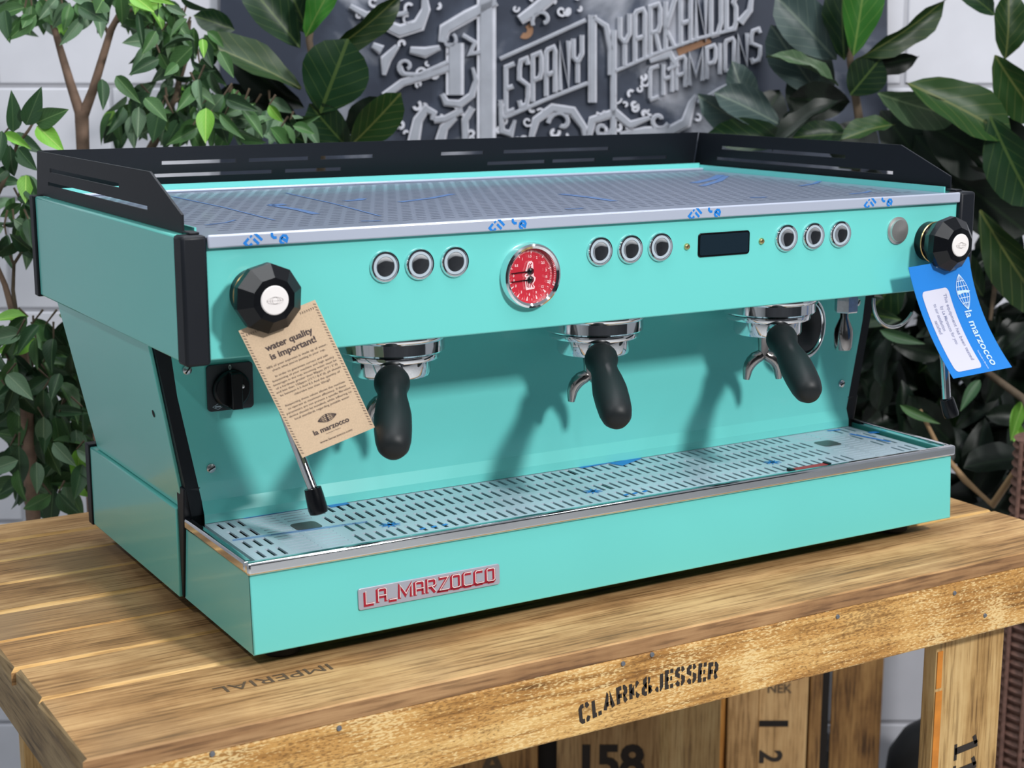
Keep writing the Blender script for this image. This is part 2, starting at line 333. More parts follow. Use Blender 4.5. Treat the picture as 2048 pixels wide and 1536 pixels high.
sub('orange_paint_stripe', b2, orangem, lg)
leg(TX0 + 0.10, TX0 + 0.207, TY0 + 0.0245, TY0 + 0.05, -1)
leg(TX0 + 0.10, TX0 + 0.207, TY1 - 0.05, TY1 - 0.0245, -1); leg(0.884, 0.984, TY1 - 0.05, TY1 - 0.0245, 1)
# stencilled numerals on the front leg, lying on their side
for py in (1488, 1530, 1572):
    zc = onY(1962, py, TY0 + 0.0242).z; bt = B(); fl = lambda u, v, d: (0.8400 + u, TY0 + 0.0243 - d, zc + v)
    bt.ribbon([(-0.018, 0.0), (0.018, 0.003)], 0.0085, fl, 0, 0.0002); bt.ribbon([(-0.017, -0.011), (-0.0172, 0.009)], 0.0045, fl, 0, 0.0002); bt.ribbon([(0.016, 0.003), (0.0115, 0.0135)], 0.0055, fl, 0, 0.0002)
    sub('stencil_numeral', bt, stencil, lg)
# stencil lettering on the beam, bowed, letters broken by stencil bridges
SG = {'C': [[(.62, .80), (.52, 1), (.12, 1), (0, .85), (0, .15), (.12, 0), (.52, 0), (.62, .2)]], 'L': [[(0, 1), (0, 0), (.58, 0)]], 'A': [[(0, 0), (.30, 1), (.36, 1), (.66, 0)], [(.12, .32), (.54, .32)]], 'R': [[(0, 0), (0, 1), (.48, 1), (.6, .86), (.6, .62), (.48, .5), (0, .5)], [(.36, .5), (.62, 0)]],
      'K': [[(0, 0), (0, 1)], [(.6, 1), (.1, .48), (.62, 0)]], '&': [[(.66, 0), (.14, .72), (.14, .9), (.3, 1), (.46, .9), (.42, .72), (.02, .36), (.02, .12), (.18, 0), (.4, .04), (.62, .45)]], 'J': [[(.46, 1), (.46, .16), (.34, 0), (.14, 0), (0, .16)]], 'E': [[(.56, 1), (0, 1), (0, 0), (.56, 0)], [(0, .52), (.46, .52)]],
      'S': [[(.56, .82), (.46, 1), (.12, 1), (0, .86), (0, .66), (.56, .36), (.56, .14), (.44, 0), (.12, 0), (0, .18)]]}
def stencil_text(s, pos, h, gap, mapf, b, wd_=0.0044):
    x = 0
    for ch in s:
        t = B()
        for pl in SG[ch]: t.ribbon([(u * h * 0.86 + wd_ / 2, v * (h - wd_) + wd_ / 2) for u, v in pl], wd_, lambda u, v, d: (u, v, d), 0, 1)
        wd = max(p[0] for p in t.v); m = bmesh.new(); bv = [m.verts.new(p) for p in t.v]
        for f in t.f:
            if all(t.v[i][2] > 0.5 for i in f): m.faces.new([bv[i] for i in f])
        for cx in (wd * 0.55 - gap / 2, wd * 0.55 + gap / 2): bmesh.ops.bisect_plane(m, geom=m.verts[:] + m.edges[:] + m.faces[:], plane_co=(cx, 0, 0), plane_no=(1, 0, 0))
        bmesh.ops.delete(m, geom=[f for f in m.faces if abs(f.calc_center_median().x - wd * 0.55) < gap / 2 * 0.99], context='FACES')
        bmesh.ops.delete(m, geom=[v for v in m.verts if not v.link_faces], context='VERTS'); m.verts.index_update()
        b.add([mapf(x, v.co.x, v.co.y, wd) for v in m.verts], [tuple(v.index for v in f.verts) for f in m.faces]); m.free()
        x += wd + h * 0.12
    return x
def beam_map(x, u, v, wd):
    xc = 0.288 + (x + wd / 2) * BS; zc = -0.0705 - 1.15 * (xc - 0.405) ** 2 * (1.0 if xc < 0.405 else 1.6); an = math.atan(-2.3 * (xc - 0.405) * 0.85)
    uu, vv = (u - wd / 2) * BS, v - 0.010
    return (xc + uu * cos(an) - vv * sin(an) * 0.6, TY0 - 0.0003, zc + uu * sin(an) + vv)
BS = 1.0; total = stencil_text('CLARK&JESSER', 0, 0.020, 0.0020, lambda *a: (0, 0, 0), B()); BS = 0.168 / total
bt = B(); stencil_text('CLARK&JESSER', 0, 0.020, 0.0020, beam_map, bt)
sub('stencil_lettering', bt, stencil, bm_)
bt = B(); t = fit(text('IMPERIAL', 0.0, 0.9), 0, -0.0075, width=0.112, height=0.0155)
bt.flat(t, lambda u, v: (0.014 - u, -0.010 - v - u * 0.02, TZ + 0.0004)); obj('worn_stencil_lettering', bt, fadedstencil, tb)
for (x, z) in ((-0.138, -0.045), (-0.075, -0.040), (0.04, -0.043), (0.338, -0.0435), (0.372, -0.041), (0.61, -0.046), (0.78, -0.05), (0.83, -0.085)):
    obj('nail', B().lathe([(0.0, 0.0016), (0.0022, 0.0012), (0.0026, 0)], 10, Matrix.Translation((x, TY0 - 0.0002, z)) @ Matrix.Rotation(pi / 2, 4, 'X')), nailm, tb)

# ================================================================== the espresso machine
WB = 0.865; XL, XR = -0.042, 0.907; ZT = 0.3765; CX = WB / 2
mc = thing('espresso_machine', 'mint green three-group espresso machine with black rails on pallet table', 'espresso machine', (CX, 0.26, TZ))
def part(name, b, m, **k): return obj(name, b, m, mc, **k)
def mx(x, s): return x if s < 0 else WB - x
def bx(b, s, x0, x1, y0, y1, z0, z1):
    a, c = mx(x0, s), mx(x1, s); return b.box(min(a, c), max(a, c), y0, y1, z0, z1)
YF = 0.0345; YP = 0.0290
part('front_panel', B().box(-0.0185, WB + 0.0185, YF, YF + 0.012, 0.266, 0.371), mint, bevel=0.0015)
part('panel_underside', B().box(-0.038, WB + 0.038, YF + 0.0125, 0.525, 0.2675, 0.272), mint)
for s in (-1, 1):
    part('corner_post', bx(B(), s, XL, -0.0188, YP, 0.052, 0.2625, ZT), black, bevel=0.003)
    part('rear_post', bx(B(), s, XL - 0.001, -0.03, 0.522, 0.5375, 0.263, ZT), black, bevel=0.0015)
    part('upper_side_panel', bx(B(), s, XL + 0.0015, XL + 0.012, 0.0522, 0.5218, 0.2645, ZT - 0.0005), mintgloss, bevel=0.0022)
    # legs: black frame leaning inwards, mint panel outside
    f = lambda x, y, z: (mx(x, s), y, z)
    part('leg_frame', B().hexa([f(0.004, 0.1665, 0.088), f(0.05, 0.1690, 0.088), f(0.05, 0.470, 0.088), f(0.004, 0.470, 0.088),
                                f(-0.0275, 0.1665, 0.267), f(0.03, 0.1690, 0.267), f(0.03, 0.490, 0.267), f(-0.0275, 0.490, 0.267)]), black)
    lp = part('leg_panel', B().hexa([f(0.0, 0.1785, 0.0925), f(0.0038, 0.1785, 0.0925), f(0.0038, 0.469, 0.0925), f(0.0, 0.469, 0.0925),
                                f(-0.0315, 0.1705, 0.2665), f(-0.0278, 0.1705, 0.2665), f(-0.0278, 0.4925, 0.2665), f(-0.0315, 0.4925, 0.2665)]), mintgloss, bevel=0.0008)
    sub('bolt_hole', B().lathe([(0.0, 0.0004), (0.0038, 0.0)], 14, Matrix.Translation(f(-0.0172, 0.2055, 0.1855)) @ Matrix.Rotation((-1 if s < 0 else 1) * (pi / 2 + 0.177), 4, 'Y')), under, lp)
    part('base_side_panel', bx(B(), s, -0.0045, 0.004, 0.1885, 0.4845, 0.0, 0.0918), mintgloss, bevel=0.0012)
    part('base_rear_post', bx(B(), s, -0.006, 0.012, 0.4850, 0.5005, -0.001, 0.0945), black, bevel=0.0012)
    part('base_seam_post', B().hexa([f(-0.002, 0.1835, 0.001), f(0.02, 0.1835, 0.001), f(0.02, 0.1883, 0.001), f(-0.002, 0.1883, 0.001),
                                     f(-0.003, 0.1665, 0.1165), f(0.0145, 0.1665, 0.1165), f(0.0145, 0.1883, 0.1165), f(-0.003, 0.1883, 0.1165)]), black, bevel=0.001)
    part('base_front_cheek', B().hexa([f(0.0, 0.001, 0.0), f(0.005, 0.001, 0.0), f(0.005, 0.1845, 0.0), f(0.0, 0.1845, 0.0),
                                       f(0.0, 0.0055, 0.0755), f(0.005, 0.0055, 0.0755), f(0.005, 0.1745, 0.0755), f(0.0, 0.1745, 0.0755)]), mint)
part('base_front_panel', B().hexa([(0, 0, 0), (WB, 0, 0), (WB, 0.004, 0), (0, 0.004, 0), (0, 0.0045, 0.0752), (WB, 0.0045, 0.0752), (WB, 0.0085, 0.0752), (0, 0.0085, 0.0752)]), mint, bevel=0.0012)
part('chassis', B().box(0.0045, WB - 0.0045, 0.1895, 0.4842, 0.002, 0.0915), under)
part('drip_basin', B().box(0.0052, WB - 0.0052, 0.009, 0.165, 0.050, 0.056).box(0.0052, 0.0068, 0.009, 0.165, 0.056, 0.0825).box(WB - 0.0068, WB - 0.0052, 0.009, 0.165, 0.056, 0.0825)
     .box(0.0068, WB - 0.0068, 0.009, 0.0102, 0.056, 0.0825), basinm)
part('chrome_rim', B().box(-0.0032, WB + 0.0032, 0.0005, 0.0092, 0.0745, 0.0868).box(-0.0032, 0.0056, 0.0092, 0.170, 0.0750, 0.0864).box(WB - 0.0056, WB + 0.0032, 0.0092, 0.170, 0.0750, 0.0864), chrome, bevel=0.0028, seg=3)
for x in (0.045, WB - 0.045):
    for y in (0.05, 0.44): part('foot', B().lathe([(0.016, TZ + 0.0009), (0.019, TZ + 0.003), (0.019, -0.006), (0.014, 0.0022)], 20, Matrix.Translation((x, y, 0))), under, smooth=True)
# backsplash with its folded foot
bk = B(); e = 0.0012
rows = [(0.0155, 0.1612, 0.0800), (0.0155, 0.1617, 0.0887), (0.0152, 0.1667, 0.1012), (-0.0165, 0.1672, 0.268)]
for (x0, y0, z0), (x1, y1, z1) in zip(rows, rows[1:]):
    bk.hexa([(x0, y0, z0), (WB - x0, y0, z0), (WB - x0, y0 + e, z0), (x0, y0 + e, z0), (x1, y1, z1), (WB - x1, y1, z1), (WB - x1, y1 + e, z1), (x1, y1 + e, z1)])
backs = part('backsplash', bk, mint)
RX = Matrix.Rotation(pi / 2, 4, 'X')       # local +z -> world -y (towards the barista)
def screw(x, y, z, r=0.0046, m=steel):
    b = B(); M = Matrix.Translation((x, y, z)) @ RX
    b.lathe([(r, 0), (r, r * 0.35), (r * 0.6, r * 0.62), (0, r * 0.72)], 16, M)
    o = part('screw', b, m, smooth=True); a = random.uniform(0, pi)
    c, s_ = cos(a), sin(a); q = B(); q.ribbon([(-r * 0.8 * c, -r * 0.8 * s_), (r * 0.8 * c, r * 0.8 * s_)], r * 0.28, lambda u, v, d: M @ V((u, v, d)), r * 0.6, r * 0.76)
    sub('screw_slot', q, under, o)
for x, z in ((0.0054, 0.2335), (0.0255, 0.1338), (WB - 0.0255, 0.1338), (WB - 0.0054, 0.2335)): screw(x, 0.1668, z)
screw(0.757, 0.1668, 0.168, 0.0055)
# ---- cup tray on top
tr = part('cup_tray', B().box(-0.0182, WB + 0.0182, YP + 0.004, 0.520, 0.3722, 0.3742), mat('film_covered_tray', srgb(122, 132, 152), 0.34, 0.25, coat=0.2))
lip = part('tray_lip', B().box(-0.0182, WB + 0.0175, YP - 0.0002, YP + 0.0038, 0.3648, 0.3765), film, bevel=0.0016)
tw = part('tray_wall', B().box(-0.0182, WB + 0.0182, 0.5205, 0.5225, 0.372, 0.3835).box(-0.0205, -0.0186, 0.056, 0.5225, 0.372, 0.381).box(WB + 0.0186, WB + 0.0205, 0.056, 0.5225, 0.372, 0.381), mint)
part('tray_back_lip', B().box(-0.0180, WB + 0.0180, 0.5105, 0.5200, 0.3743, 0.3772), film, bevel=0.001)
part('rear_ledge', B().box(-0.03, WB + 0.03, 0.5228, 0.5365, 0.365, 0.3745), mint)
part('rear_panel', B().box(-0.03, WB + 0.03, 0.5300, 0.5345, 0.266, 0.3648), mint)
# perforation of the tray: flat patches in staggered rows, the shade of slots painted dark
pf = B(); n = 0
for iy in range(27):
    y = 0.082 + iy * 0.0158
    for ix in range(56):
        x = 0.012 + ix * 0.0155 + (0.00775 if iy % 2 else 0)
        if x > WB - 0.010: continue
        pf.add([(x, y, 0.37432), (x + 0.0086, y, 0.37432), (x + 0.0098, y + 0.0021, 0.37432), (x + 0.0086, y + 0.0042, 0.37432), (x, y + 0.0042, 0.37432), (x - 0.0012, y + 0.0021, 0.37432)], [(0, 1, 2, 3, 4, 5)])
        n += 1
po = part('tray_perforations', pf, mat('perforation_shade', srgb(66, 76, 94), 0.5)); po['kind'] = 'stuff'
# film prints on the tray: smeared logos and arrows
F = lambda u, v, d=0: (u, v, 0.37455 + d)
def streak(x0, y0, x1, y1, wd): sub('film_print', B().ribbon([(x0, y0), ((x0 + x1) / 2 + 0.004, (y0 + y1) / 2 - 0.004), (x1, y1)], wd, F, 0, 0.0001), bluefade, tr)
def smear(px, py, qx, qy, wd=0.006):
    a, c = onZ(px, py, 0.3745), onZ(qx, qy, 0.3745); streak(a.x, a.y, c.x, c.y, wd)
for a in ((540, 410, 632, 428, 0.009), (540, 410, 552, 408, 0.016), (1122, 388, 1228, 402, 0.010), (345, 393, 548, 440, 0.003), (572, 386, 760, 432, 0.003), (1388, 366, 1442, 350, 0.012), (1404, 372, 1452, 352, 0.009),
          (690, 402, 726, 397, 0.010), (800, 404, 905, 388, 0.008), (722, 442, 760, 441, 0.004), (1500, 395, 1530, 394, 0.006), (1130, 418, 1165, 416, 0.004), (410, 450, 470, 440, 0.003), (1600, 372, 1640, 362, 0.006), (1700, 388, 1740, 382, 0.005)): smear(*a)
FG = {'Fil': [([[(0, 0), (0, 1), (.52, 1)], [(0, .5), (.42, .5)]], .78), ([[(0, 0), (0, .66)], [(0, .86), (0, 1.04)]], .42), ([[(0, 0), (0, 1.05)]], .4)],
      'Ce': [([[(.62, .85), (.42, 1), (.18, .96), (0, .7), (0, .3), (.18, .04), (.42, 0), (.62, .15)]], .95), ([[(.04, .36), (.58, .36), (.5, .62), (.28, .72), (.06, .6), (0, .34), (.1, .08), (.3, 0), (.54, .08)]], .8)]}
for xc, zc in ((0.024, 0.3702), (0.270, 0.3704), (0.505, 0.3704), (0.745, 0.3706)):
    for s_, du, dv, an, h in (('Fil', 0.0, -0.0005, 0.80, 0.0105), ('Ce', 0.024, 0.0035, -0.62, 0.0105)):
        lp_ = B(); m = bmesh.new(); x_ = -0.0075
        for pls, adv in FG[s_]:
            t = B()
            for pl in pls: t.ribbon([(x_ + u * h, (v - 0.5) * h) for u, v in pl], 0.0024, lambda u, v, d: (u, v, d), 0, 1)
            bv = [m.verts.new((xc + du + u * cos(an) - v * sin(an), YP - 0.0004, zc + dv + u * sin(an) + v * cos(an))) for u, v, d in t.v]
            for f_ in t.f:
                if all(t.v[i_][2] > 0.5 for i_ in f_): m.faces.new([bv[i_] for i_ in f_])
            x_ += adv * h
        bmesh.ops.delete(m, geom=[v for v in m.verts if not v.link_faces], context='VERTS')
        for zz, sg in ((0.3757, 1), (0.3656, -1)): bmesh.ops.bisect_plane(m, geom=m.verts[:] + m.edges[:] + m.faces[:], plane_co=(0, 0, zz), plane_no=(0, 0, sg), clear_outer=True)
        m.verts.index_update(); lp_.add([v.co[:] for v in m.verts], [tuple(v.index for v in f_.verts) for f_ in m.faces]); m.free(); sub('film_print', lp_, blueink, lip)
# ---- black rails round the tray
def side_top(y): return 0.4250 if y >= 0.140 else 0.3925 + (y - 0.0570) / (0.140 - 0.0570) * 0.0325
for s in (-1, 1):
    x0 = mx(-0.0312, s); dx = 0.0022
    holes = [(0.236, 0.492, 0.4040, 0.4085), (0.151, 0.500, 0.3890, 0.3930)]
    part('side_rail', slot_panel(B(), (0.0572, 0.5480), (0.3762, 0.4250), holes, lambda u, v, d: (x0 + d, u + (v - 0.376) * -0.22 * max(0, (u - 0.3) / 0.25), v), 0, dx if s < 0 else -dx, side_top, (0.140,)), black)
    b = bx(B(), s, -0.0312, -0.0215, 0.040, 0.058, ZT + 0.0001, ZT + 0.0022); part('rail_foot', b, black, bevel=0.0008)
hs = [(0.114, 0.206, 0.4045, 0.4088), (0.222, 0.300, 0.4045, 0.4088), (0.316, 0.388, 0.4045, 0.4088), (0.4846, 0.5477, 0.4045, 0.4088), (0.578, 0.745, 0.4045, 0.4088),
      (0.1055, 0.2528, 0.3898, 0.3940), (0.27, 0.345, 0.3898, 0.3940), (0.5551, 0.6441, 0.3898, 0.3940), (0.656, 0.7247, 0.3898, 0.3940), (0.7536, 0.8452, 0.3898, 0.3940)]
part('back_rail', slot_panel(B(), (-0.0290, WB + 0.0290), (0.3752, 0.4252), hs, lambda u, v, d: (u, 0.5500 - (v - 0.376) * 0.22 + d, v), 0, 0.0022), black)
# ---- drip grate with punched slots
holes = []
def hole(x0, x1, y0, y1): holes.append((x0, x1, y0, y1)); holes.append((WB - x1, WB - x0, y0, y1))
R4 = [(0.0325, 0.0565), (0.0665, 0.0915), (0.1015, 0.1265), (0.1365, 0.1590)]
for x in (0.0240, 0.0346, 0.0452):
    for y0, y1 in R4: hole(x, x + 0.0040, y0, y1)
for k in range(15):
    y = 0.0335 + k * 0.0086; hole(0.0570, 0.0835, y, y + 0.0022)
    if not 0.088 < y < 0.124: hole(0.0885, 0.1145, y, y + 0.0022)
x = 0.1235; k = 0
while x < CX - 0.0030:
    for r, (y0, y1) in enumerate(R4): hole(x + (0.0056 if r % 2 else 0), x + 0.0040 + (0.0056 if r % 2 else 0), y0, y1)
    x += 0.0112
GZ = 0.0795
gr = part('drip_grate', slot_panel(B(), (0.0170, WB - 0.0170), (0.0235, 0.1618), holes, lambda u, v, d: (u, v, GZ + d), -0.0018, 0), gratem)
part('grate_edge', B().box(0.0152, WB - 0.0152, 0.0195, 0.0233, 0.066, GZ).box(0.0152, 0.0168, 0.0235, 0.1618, 0.066, GZ).box(WB - 0.0168, WB - 0.0152, 0.0235, 0.1618, 0.066, GZ), gratem)
def rrect(cx, cy, hw, hh, r, n=5):
    o = []
    for q, (sx, sy) in enumerate(((1, 1), (-1, 1), (-1, -1), (1, -1))):
        for k in range(n + 1): a = pi / 2 * (q + k / n); o.append((cx + sx * (hw - r) + r * cos(a), cy + sy * (hh - r) + r * sin(a)))
    return o
brownhole = mat('hole_reflection_brown', srgb(70, 58, 58), 0.3)  # plate laid over the hole, its brown a painted reflection of wood
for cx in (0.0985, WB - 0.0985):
    o = sub('drain_hole_plate', B().prism(rrect(cx, 0.106, 0.0135, 0.0125, 0.006), lambda u, v, d: (u, v, GZ + d), 0.0, 0.0003), brownhole, gr)
G = lambda u, v, d: (u, v, GZ + 0.0004 + d)
def gst(p, q, wd):
    a, c = onZ(*p, GZ), onZ(*q, GZ); sub('film_print', B().ribbon([(a.x, a.y), (c.x, c.y)], wd, G, 0, 0.0001), blueink, gr)
gst((485, 1036), (622, 1014), 0.0075); gst((655, 1012), (692, 1005), 0.016); gst((465, 1082), (735, 1045), 0.0008); gst((465, 1080), (735, 1043), 0.0006)
gst((1160, 936), (1262, 917), 0.006); gst((1232, 930), (1272, 915), 0.017); gst((1738, 866), (1790, 862), 0.008); gst((1655, 862), (1680, 860), 0.004)
gst((1700, 868), (1780, 884), 0.004)
for (cx, cy) in ((780, 1050), (1186, 983), (1545, 925)):
    c = onZ(cx, cy, GZ); fb = B()
    for k in range(9): a = k * pi / 4.5; fb.ribbon([(c.x, c.y), (c.x + 0.011 * cos(a), c.y + 0.009 * sin(a))], [0.0030, 0.0008], G, 0, 0.0001)
    sub('film_print', fb, blueink, gr)
for (px, py) in ((845, 1058), (868, 1054), (890, 1050), (1252, 990), (1270, 987), (1290, 983)):
    c = onZ(px, py, GZ); sub('film_print', B().ribbon([(c.x - 0.003, c.y - 0.001), (c.x + 0.003, c.y + 0.001)], 0.0035, G, 0, 0.0001), blueink, gr)
# ---- badge
bd = part('badge', B().prism(rrect(0.1795, 0.0343, 0.0757, 0.0103, 0.0025), lambda u, v, d: (u, 0.0045 * v / 0.0752 + d, v), -0.0016, 0.0), mat('badge_silver', srgb(176, 178, 190), 0.35, 0.3), bevel=0.0004)
GLY = {'L': ([[(0, 1), (0, 0), (.62, 0)]], .62), 'A': ([[(0, 0), (0, .95), (.12, 1), (.5, 1), (.62, .9), (.62, 0)], [(0, .45), (.62, .45)]], .62),
       'M': ([[(0, 0), (0, 1), (.45, .25), (.9, 1), (.9, 0)]], .9), 'R': ([[(0, 0), (0, 1), (.5, 1), (.62, .88), (.62, .58), (.5, .46), (0, .46)], [(.3, .46), (.62, 0)]], .62),
       'Z': ([[(0, 1), (.7, 1), (0, 0), (.7, 0)]], .7), 'O': ([[(.1, 0), (0, .1), (0, .9), (.1, 1), (.52, 1), (.62, .9), (.62, .1), (.52, 0), (.1, 0)]], .62),
       'C': ([[(.62, 1), (.1, 1), (0, .9), (0, .1), (.1, 0), (.62, 0)]], .62), '_': ([[(-.1, 0), (.5, 0)]], .42),
       'E': ([[(.6, 1), (0, 1), (0, 0), (.6, 0)], [(0, .52), (.5, .52)]], .6), 'S': ([[(.6, .85), (.5, 1), (.1, 1), (0, .85), (0, .62), (.6, .4), (.6, .15), (.5, 0), (.1, 0), (0, .15)]], .6),
       'N': ([[(0, 0), (0, 1), (.6, 0), (.6, 1)]], .6), 'H': ([[(0, 0), (0, 1)], [(.6, 0), (.6, 1)], [(0, .5), (.6, .5)]], .6), 'P': ([[(0, 0), (0, 1), (.5, 1), (.6, .88), (.6, .58), (.5, .46), (0, .46)]], .6),
       'I': ([[(0, 0), (0, 1)]], .06), 'Y': ([[(0, 1), (0, .6), (.3, .45), (.6, .6), (.6, 1)], [(.3, .45), (.3, 0)]], .6), 'D': ([[(0, 0), (0, 1), (.42, 1), (.62, .8), (.62, .2), (.42, 0), (0, 0)]], .62),
       'K': ([[(0, 0), (0, 1)], [(.6, 1), (0, .45), (.6, 0)]], .6), 'B': ([[(0, 0), (0, 1), (.5, 1), (.58, .9), (.58, .62), (.45, .52), (.6, .4), (.6, .1), (.5, 0), (0, 0)]], .6), 'G': ([[(.62, .85), (.5, 1), (.1, 1), (0, .9), (0, .1), (.1, 0), (.62, 0), (.62, .45), (.3, .45)]], .62), 'T': ([[(0, 1), (.7, 1)], [(.35, 1), (.35, 0)]], .7)}
def word(b, s, x0, y0, W, H, wd, f, d0, d1, gap=0.30, mi=0, sy=0.0, ox=0, oy=0):
    tot = sum(GLY[c][1] + gap for c in s) - gap; k = W / tot; x = 0
    for c in s:
        for pl in GLY[c][0]: b.ribbon([(x0 + (x + u) * k + ox, y0 + v * H + sy * (x + u) * k + oy) for u, v in pl], wd, f, d0, d1, mi)
        x += GLY[c][1] + gap
bf = lambda u, v, d: (u, 0.0045 * v / 0.0752 + d, v)
b = B(); word(b, 'LA_MARZOCCO', 0.1105, 0.0283, 0.138, 0.0122, 0.0033, bf, -0.0019, -0.0015)
b.ribbon([(0.186, 0.0283), (0.2485, 0.0283)], 0.0016, bf, -0.0019, -0.0015)
sub('badge_lettering', b, redink, bd)
b = B(); word(b, 'LA_MARZOCCO', 0.1105, 0.0283, 0.138, 0.0122, 0.0007, bf, -0.0021, -0.0018, ox=0.0009, oy=0.0010); sub('badge_highlight', b, white, bd)
# ---- buttons
def ym(x, z, y=YF): return Matrix.Translation((x, y, z)) @ RX
BX = [0.1524, 0.1886, 0.2258, 0.3902, 0.4271, 0.4643, 0.6302, 0.6680, 0.7063]
for x in BX:
    M = ym(x, 0.3380)
    bz = part('button_bezel', B().lathe([(0.0150, 0), (0.0150, 0.0018), (0.0140, 0.0034), (0.0126, 0.0036), (0.0122, 0.0010)], 32, M, cap=False), chrome, smooth=True)
    sub('light_ring', B().lathe([(0.0122, 0.0020), (0.0118, 0.0027), (0.0094, 0.0029), (0.0092, 0.0010)], 32, M, cap=False), ringgrey, bz, smooth=True)
    sub('button_cap', B().lathe([(0.0092, 0.0018), (0.0090, 0.0026), (0.0070, 0.0021), (0.0040, 0.0019), (0.0, 0.0018)], 32, M), chrome, bz, smooth=True)
hb = part('hot_water_button', B().lathe([(0.0155, 0), (0.0155, 0.0015), (0.0128, 0.0022), (0.0122, 0.0045), (0.0, 0.0052)], 32, ym(0.7919, 0.3372)), mat('satin_steel', (0.66, 0.65, 0.64, 1), 0.34, 0.9), smooth=True)
for x in (0.4985, 0.5967):
    part('panel_screw', B().lathe([(0.0036, 0), (0.0036, 0.001), (0.0022, 0.0028), (0, 0.0032)], 14, ym(x, 0.3362)), brass, smooth=True)
dp = part('display_bezel', B().prism(rrect(0.5465, 0.3365, 0.0338, 0.0125, 0.0035), lambda u, v, d: (u, YF + d, v), -0.0012, 0.0002), blackgloss, bevel=0.0005)
sub('display_screen', B().prism(rrect(0.5465, 0.3365, 0.0318, 0.0106, 0.0022), lambda u, v, d: (u, YF + d, v), -0.0015, -0.0011), display, dp)
# ---- pressure gauge
GX, GZ_ = 0.3082, 0.3195; M = ym(GX, GZ_)
gb = part('gauge_bezel', B().lathe([(0.0325, 0), (0.0325, 0.004), (0.0312, 0.0085), (0.0292, 0.0095), (0.0268, 0.0080), (0.0262, 0.0015)], 48, M, cap=False), chrome, smooth=True)
sub('gauge_dial', B().lathe([(0.0263, 0.0021), (0.0, 0.0022)], 48, M, cap=False), red, gb)
gm = lambda u, v, d=0.0024: M @ V((u, v, d))
b = B()
for k in range(61):
    a = RAD(196 - 218 * k / 60); L = 0.0034 if k % 10 == 0 else 0.0020; b.ribbon([((0.0248 - L) * cos(a), (0.0248 - L) * sin(a)), (0.0248 * cos(a), 0.0248 * sin(a))], 0.0010 if k % 10 == 0 else 0.0004, gm, 0.00235, 0.0025)
for k in range(11):
    a = RAD(-152 + 134 * k / 10); L = 0.0040 if k % 2 == 0 else 0.0020; b.ribbon([((0.0248 - L) * cos(a), (0.0248 - L) * sin(a)), (0.0248 * cos(a), 0.0248 * sin(a))], [0.0005, 0.0019] if k % 2 == 0 else 0.0005, gm, 0.00235, 0.0025)
for s_, a in (('0', 178), ('0.5', 146), ('1', 118), ('1.5', 90), ('2', 66), ('2.5', 38), ('3', 12), ('15', -8), ('12', -40), ('9', -68), ('6', -92), ('3', -122), ('0', -150), ('0', 192)):
    t = fit(text(s_, 0.03, 0.9), 0.0186 * cos(RAD(a)), 0.0186 * sin(RAD(a)) - 0.0011, height=0.0025); b.flat(t, gm)
sub('dial_markings', b, dialwhite, gb)
# heraldic beast emblem: pale silhouette with red line work
sil = [(-.30, -1), (.32, -.95), (.36, -.80), (.22, -.62), (.40, -.35), (.42, -.18), (.28, -.05), (.26, .30), (.24, .55), (.22, .86), (.10, 1), (-.12, .95), (-.22, .80), (-.26, .60), (-.34, .42), (-.36, .30), (-.16, .18), (-.38, .10), (-.42, -.02), (-.30, -.16), (-.38, -.30), (-.36, -.60)]
b = B(); b.prism([(u * 0.0150, v * 0.0142) for u, v in sil], gm, 0.00236, 0.00256); sub('lion_emblem', b, dialwhite, gb)
b = B()
for pl in ([(-.2, .3), (-.1, .75)], [(-.1, .3), (0, .7)], [(0, .3), (.05, .65)], [(-.08, .82), (.02, .72), (.12, .84)], [(-.3, 0), (-.15, .05)], [(-.22, -.8), (-.28, -.35)], [(-.1, -.85), (-.15, -.3)], [(.08, -.3), (.0, -.85)], [(.2, -.3), (.12, -.6), (.24, -.85)], [(-.05, .1), (.1, -.1)]):
    b.ribbon([(u * 0.0150, v * 0.0142) for u, v in pl], 0.0010, gm, 0.00256, 0.0027)
sub('emblem_linework', b, redink, gb)
for z in (0.0042, -0.0040):
    nd = B(); nd.lathe([(0.0034, 0.0028), (0.0034, 0.0042), (0.0022, 0.0052), (0, 0.0055)], 16, M @ Matrix.Translation((0, z, 0))); nd.ribbon([(0.002, z), (-0.0220, z - 0.001)], [0.0012, 0.0008], gm, 0.0034, 0.0040)
    sub('gauge_needle', nd, blackgloss, gb, smooth=True)
sub('gauge_glass', B().lathe([(0.0262, 0.0072), (0.0, 0.0074)], 40, M, cap=False), glassm, gb, smooth=True)
